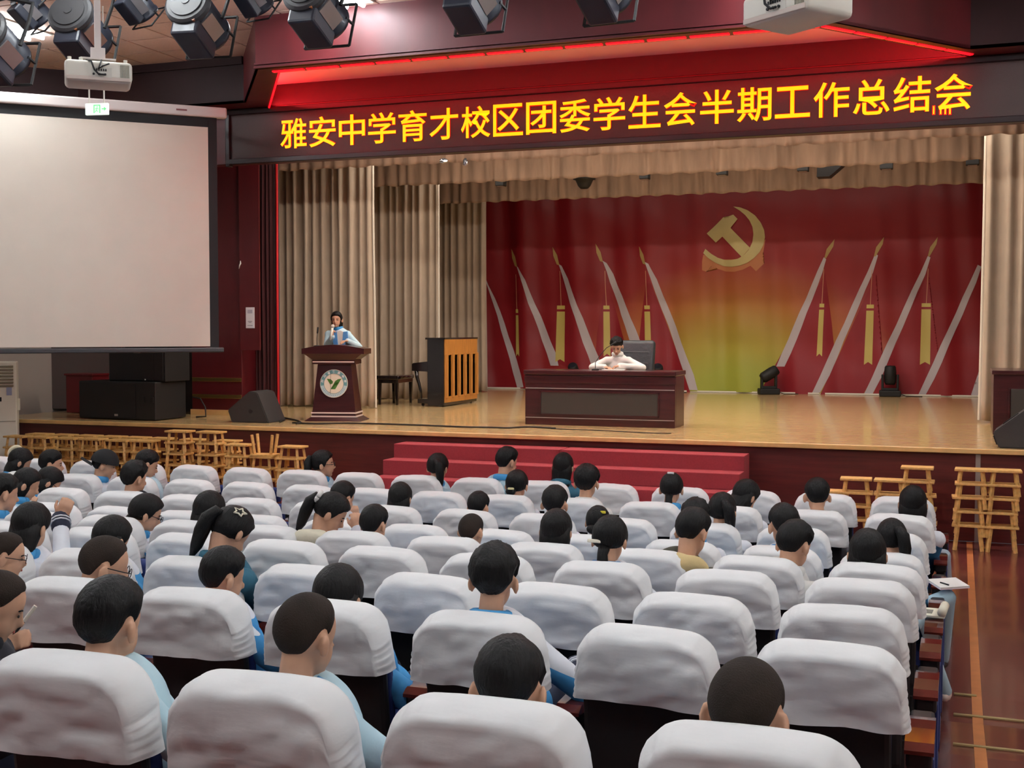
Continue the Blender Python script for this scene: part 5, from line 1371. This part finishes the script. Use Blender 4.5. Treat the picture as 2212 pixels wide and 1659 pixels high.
for n, (r, k, u, v, w_, hair, turn, pitch, top, look, op) in enumerate(STUD):
    y = ROWY[r]; fzr = ROWTOP[r] - 0.97; xs_ = SEATX0 - k * SEATP
    hd = at(u, v, Y=y + 0.2)
    s = max(0.9, min(1.12, w_ / F * depth(hd) / 0.178))
    hip = Vector((xs_, y + 0.36, fzr + 0.475))
    # lean sideways from the seat when the head is off its centre
    dx = hd.x - xs_
    if abs(dx) > 0.2: hip.x += math.copysign(min(0.16, abs(dx) - 0.2), dx)
    arms = {}
    eb = op.get('elb')
    if op.get('elbn'):
        for nn, sx in (('L', -1), ('R', 1)): arms[nn] = (Vector((sx * 0.16, 0.0, hd.z - hip.z - 0.46 * s)), Vector((sx * 0.04, 0.2, 0.08)), Vector((-sx * 0.4, 0.7, -0.1)), Vector((0, 0, 1)))
    if eb:
        for nn, sx in (('L', -1), ('R', 1)):
            arms[nn] = (Vector((sx * eb + (0.1 if sx > 0 else 0.02), -0.1, hd.z - hip.z - 0.44 * s)), Vector((sx * 0.2, 0.22, 0.16)), Vector((-sx * 0.4, 0.7, -0.1)), Vector((0, 0, 1)))
    if 'armR' in op:
        hu, hv, dy, hd_ = op['armR']
        wv = at(hu, hv, Y=y + dy) - hip; shx = hd - hip + Vector((0.15, -0.05, -0.225)) * s
        e = (shx + wv) / 2 + Vector((0.06, -0.02, -0.15))
        arms['R'] = (e, wv, Vector(hd_), Vector((0.6, -0.7, 0.2)), -1, 0.8)
    legs = 'std'
    if op.get('legs') == 'blue':
        legs = ([((-0.09, 0.02, 0), (0.1, 0.38, 0.1), (0.2, 0.46, -0.3)), ((0.09, 0.02, 0), (0.36, 0.34, 0.1), (0.34, 0.46, -0.32))], TROULB, SHOED)
    elif op.get('legs') == 'grey':
        legs = ([((-0.09, 0.02, 0), (0.08, 0.4, 0.06), (0.15, 0.42, -0.37)), ((0.09, 0.02, 0), (0.32, 0.32, 0.08), (0.36, 0.36, -0.37))], TROUG, SHOED)
    elif op.get('legs') == 'shoe':
        legs = ([((-0.09, 0.02, 0), (0.06, 0.42, 0.04), (0.1, 0.5, -0.36)), ((0.09, 0.02, 0), (0.2, 0.44, 0.04), (0.36, 0.62, -0.42))], TROULB, SHOE)
    lab = '%s, %s, seat %s from the aisle' % (look, ROWN[r], ORD[k])
    root, Hl, Rh = person(lab, hip, hd, s, hair, turn, pitch, 0, top, arms or None, 0.0085 if r >= 6 else (0.008 if 'armR' in op else 0.011), 100 + n, legs,
                          bool(op.get('face')), bool(op.get('glasses')), fingers='armR' in op)
    E_ = Rh.to_euler(); acc = op.get('acc')
    if acc == 'ring':
        M = mat('ring_cream', (232, 220, 186), 0.7)
        link('hair_ring', B().tube([Vector((-0.085 + 0.01 * cos(2 * pi * q / 20), -0.06 + 0.045 * cos(2 * pi * q / 20), 0.05 + 0.055 * sin(2 * pi * q / 20))) * s for q in range(21)], 0.018 * s, 8).mesh('hair_ring', M, True), root, Hl, E_)
    elif acc == 'cap':
        cb = B(); NA = 32; rows = []
        for j in range(9):
            el = radians(-2 + 92 * j / 8); rows.append([cb.bm.verts.new(Vector((0, -0.008, 0.02)) * s + Vector((0.098 * sin(2 * pi * q / NA) * cos(el), 0.117 * cos(2 * pi * q / NA) * cos(el), 0.115 * sin(el))) * s) for q in range(NA)])
        for p_, q_ in zip(rows, rows[1:]):
            for q in range(NA): cb.bm.faces.new((p_[q], p_[(q + 1) % NA], q_[(q + 1) % NA], q_[q]))
        co = link('cap', cb.mesh('cap', mat('cap_black', (22, 22, 24), 0.85), True), root, Hl, E_)
        bb = B(); bb.box((0, -0.15 * s, -0.005), (0.15 * s, 0.11 * s, 0.006), 0.002, Matrix.Rotation(radians(-20), 3, 'X')); link('cap_brim', bb.mesh('cap_brim', mat('cap_black', (22, 22, 24), 0.85)), root, Hl, E_)
    elif acc == 'star':
        b_ = B(); ps = []
        for q in range(10):
            rr = 0.034 if q % 2 == 0 else 0.017; ps.append((rr * cos(q * pi / 5 + pi / 2), rr * sin(q * pi / 5 + pi / 2)))
        b_.tube([Vector((a, 0, c)) for a, c in ps + ps[:2]], 0.005, 6)
        o = link('star_clip', b_.mesh('star_clip', mat('clip_cream', (240, 232, 206), 0.5)), root, Hl + Rh @ (Vector((0.06, -0.062, 0.078)) * s)); o.rotation_euler = (Rh @ Matrix.Rotation(radians(45), 3, 'Z') @ Matrix.Rotation(radians(-40), 3, 'X')).to_euler()
    elif acc == 'scrunchie':
        o = link('scrunchie', B().tube([Vector((0.03 * cos(2 * pi * q / 16), 0.0, 0.03 * sin(2 * pi * q / 16))) * s for q in range(17)], 0.015 * s, 8).mesh('scrunchie', WHITECLOTH, True), root, Hl + Rh @ (Vector((-0.008, -0.118, 0.036)) * s)); o.rotation_euler = E_
    elif acc in CLIP:
        pos = {'clipC': (0.0, -0.14, -0.03), 'clipW': (0.0, -0.06, 0.115), 'clipY': (0.045, -0.075, 0.075), 'clipW2': (-0.045, -0.1, -0.02)}[acc]
        ln = 0.075 if acc == 'clipW2' else 0.055
        o = link('hair_clip', B().box((0, 0, 0), (ln, 0.014, 0.018), 0.006, seg=2).mesh('hair_clip', mat('clip_' + acc, CLIP[acc], 0.4)), root, Hl + Rh @ (Vector(pos) * s)); o.rotation_euler = E_
    if op.get('pen'):
        hp_ = at(44, 1352, Y=y + 0.78)
        pt = thing('pen', 'white and dark pen held up by the boy at the left edge', 'pen', hp_); pt.rotation_euler = (radians(-20), radians(32), 0)
        B().tube([(0, 0, -0.06), (0, 0, 0.02)], 0.006, 8).obj('pen_barrel', BLACK, pt); B().tube([(0, 0, 0.02), (0, 0, 0.085)], 0.0075, 8).obj('pen_cap', PLASTW, pt)

# things on laps and armrests by the aisle
def book(p, rz, rx, w_, d_, lab, cover):
    t = thing('notebook', lab, 'book', p, radians(rz)); t.rotation_euler = (radians(rx), 0, radians(rz))
    B().box((0, 0, 0.006), (w_, d_, 0.012)).obj('page_block', PAPER, t); B().box((0, 0, -0.001), (w_ + 0.006, d_ + 0.006, 0.003)).obj('book_cover', cover, t)
    return t
PINKC = mat('pink_cover', (226, 204, 216), 0.7)
t = book(at(2048, 1262, Y=8.22), 35, 10, 0.21, 0.15, 'open pale pink notebook on the lap of the girl at the aisle', PINKC)
B().tube([(-0.06, 0.0, 0.016), (-0.03, -0.05, 0.016)], 0.005, 6).obj('pen_on_page', BLACK, t)
ya = ROWY[4]; pa = Vector((SEATX0 + 0.29, ya + 0.42, ROWTOP[4] - 0.97 + 0.632))
t = thing('magazine', 'cream magazine with one rolled page lying on the fifth row aisle armrest', 'magazine', pa, radians(-4))
B().box((-0.01, 0, 0.005), (0.17, 0.2, 0.01)).obj('page_block', mat('cream_page', (228, 222, 200), 0.8), t)
B().tube([(0.06, -0.1, 0.03), (0.06, 0.1, 0.03)], 0.024, 14).obj('rolled_page', mat('cream_page', (228, 222, 200), 0.8), t, True)
B().box((-0.03, 0.0, 0.011), (0.07, 0.09, 0.002)).obj('printed_picture', mat('print_grey', (120, 118, 108), 0.7), t)

# speaker at the podium
gx = at(727, 700, Y=15.95)
hip = Vector((-8.47, 15.98, STZ + 0.84)); hd = at(727, 690, Y=15.93)
arms = {'R': (Vector((0.24, -0.12, 0.26)), Vector((0.03, -0.23, 0.46)), Vector((-0.1, -0.15, 1)), Vector((0.4, 0.9, 0)), -1, 1.0), 'L': (Vector((-0.26, -0.1, 0.24)), Vector((-0.16, -0.26, 0.18)), Vector((0.3, -1, 0)), Vector((0, 0, 1)), -1, 0.4)}
# the speaker faces the hall: build facing +y, then turn the whole figure
def turned(fn_hip, fn_head, ang):
    d = Vector(fn_head) - Vector(fn_hip); R_ = Matrix.Rotation(-ang, 3, 'Z'); return Vector(fn_hip) + R_ @ d
def facing_person(label, hip, head, ang, arms_world, **kw):
    """ang: heading rotation of the figure about its base"""
    R_ = Matrix.Rotation(-ang, 3, 'Z')
    arms_ = {n_: tuple([R_ @ Vector(q) for q in a[:4]] + list(a[4:])) for n_, a in arms_world.items()}
    root, Hl, Rh = person(label, hip, Vector(hip) + R_ @ (Vector(head) - Vector(hip)), arms=arms_, **kw)
    root.rotation_euler = (0, 0, ang)
    return root, Hl, Rh
# world arms: the person's right hand is on the photo's left when facing us
aw = {'R': (Vector((-0.25, -0.06, 0.22)), Vector((-0.085, -0.2, 0.35)), Vector((0.1, -0.1, 1)), Vector((-0.5, -0.85, 0)), -1, 1.1),
      'L': (Vector((0.25, 0.0, 0.2)), Vector((0.17, -0.2, 0.29)), Vector((-0.3, -1, 0)), Vector((0, 0, 1)), -1, 0.4)}
sroot, SH, SR = facing_person('girl in pale blue jacket speaking into a microphone behind the podium', hip, hd, pi, aw, s=0.98, hair='long', turn=-14, pitch=4, top='lb', voxel=0.0065, seed=301,
                              face=True, standing=True, group='people on the stage', fingers=True)
# her trousers, shirt front and badge (local frame: +y is the front)
tp = B(); tp.ell((0, 0, 0.02), (0.155, 0.12, 0.13), sub=2)
for sx in (-1, 1): tp.cap((sx * 0.085, 0, 0.0), (sx * 0.085, 0, -0.4), 0.095, 0.07); tp.cap((sx * 0.085, 0, -0.4), (sx * 0.085, -0.01, -0.76), 0.07, 0.06)
link('trousers', remeshed(tp, 0.016, 'trousers', mat('pale_trousers', (176, 208, 232), 0.8), 2), sroot)
for q in shoe_mesh([(0, 0, (-0.085, 0, -0.765)), (0, 0, (0.085, 0, -0.765))], SHOE): link('shoe', q, sroot)
nbz = SH.z - 0.16
BL = mat('lapel_blue', (92, 158, 220), 0.7)
for sx in (-1, 1):
    B().prism([(sx * 0.02, nbz - 0.32), (sx * 0.055, nbz - 0.02), (sx * 0.12, nbz - 0.015), (sx * 0.13, nbz - 0.12), (sx * 0.06, nbz - 0.33)], 0.106, 0.122).obj('lapel', BL, sroot)
B().prism([(-0.03, nbz - 0.30), (0.03, nbz - 0.30), (0.05, nbz - 0.02), (0.0, nbz - 0.0), (-0.05, nbz - 0.02)], 0.1, 0.114).obj('shirt_front', mat('shirt_cream', (238, 232, 222), 0.8), sroot)
B().lathe([(0.03, 0), (0.03, 0.006), (0, 0.006)], 16, (-0.12, 0.118, nbz - 0.2), Matrix.Rotation(-pi / 2, 3, 'X')).obj('badge', mat('badge_dark', (40, 56, 60), 0.5), sroot)
mz = Vector(hip) + Vector((-0.075, -0.235, 0.40))
mic = thing('handheld_microphone', 'white handheld microphone in the speaking girl\'s hand', 'microphone', mz); mic.rotation_euler = (radians(-14), radians(4), 0)
B().tube([(0, 0, -0.1), (0, 0, 0.08)], [0.014, 0.018], 12).obj('mic_handle', PLASTW, mic, True); B().ell((0, 0, 0.105), (0.026, 0.026, 0.03), sub=3).obj('mic_head', mat('mic_mesh', (226, 216, 204), 0.6), mic, True)

# person at the desk
hd = at(1332, 748, Y=16.42); hip = Vector((hd.x + 0.01, 16.62, STZ + 0.47))
aw = {'R': (Vector((-0.36, -0.2, 0.3)), Vector((-0.12, -0.42, 0.31)), Vector((0.8, -0.4, -0.05)), Vector((0, 0, 1)), -1, 0.6),
      'L': (Vector((0.36, -0.2, 0.3)), Vector((0.1, -0.42, 0.33)), Vector((-0.9, -0.3, -0.1)), Vector((0, 0, 1)), -1, 0.7)}
proot, PH, PR = facing_person('person in white shirt and dark lanyard writing at the mahogany desk', hip, hd, pi, aw, s=1.0, hair='fluffy', turn=-8, pitch=32, top='white', voxel=0.0065, seed=302,
                              face=True, group='people on the stage', fingers=True)
nbz = PH.z - 0.15
LAN = mat('lanyard_red', (70, 24, 30), 0.7)
B().tube([(-0.065, 0.06, nbz + 0.0), (-0.06, 0.125, nbz - 0.1), (-0.02, 0.14, nbz - 0.22), (0.0, 0.145, nbz - 0.26), (0.02, 0.14, nbz - 0.22), (0.06, 0.125, nbz - 0.1), (0.065, 0.06, nbz + 0.0)], 0.007, 6).obj('lanyard', LAN, proot)
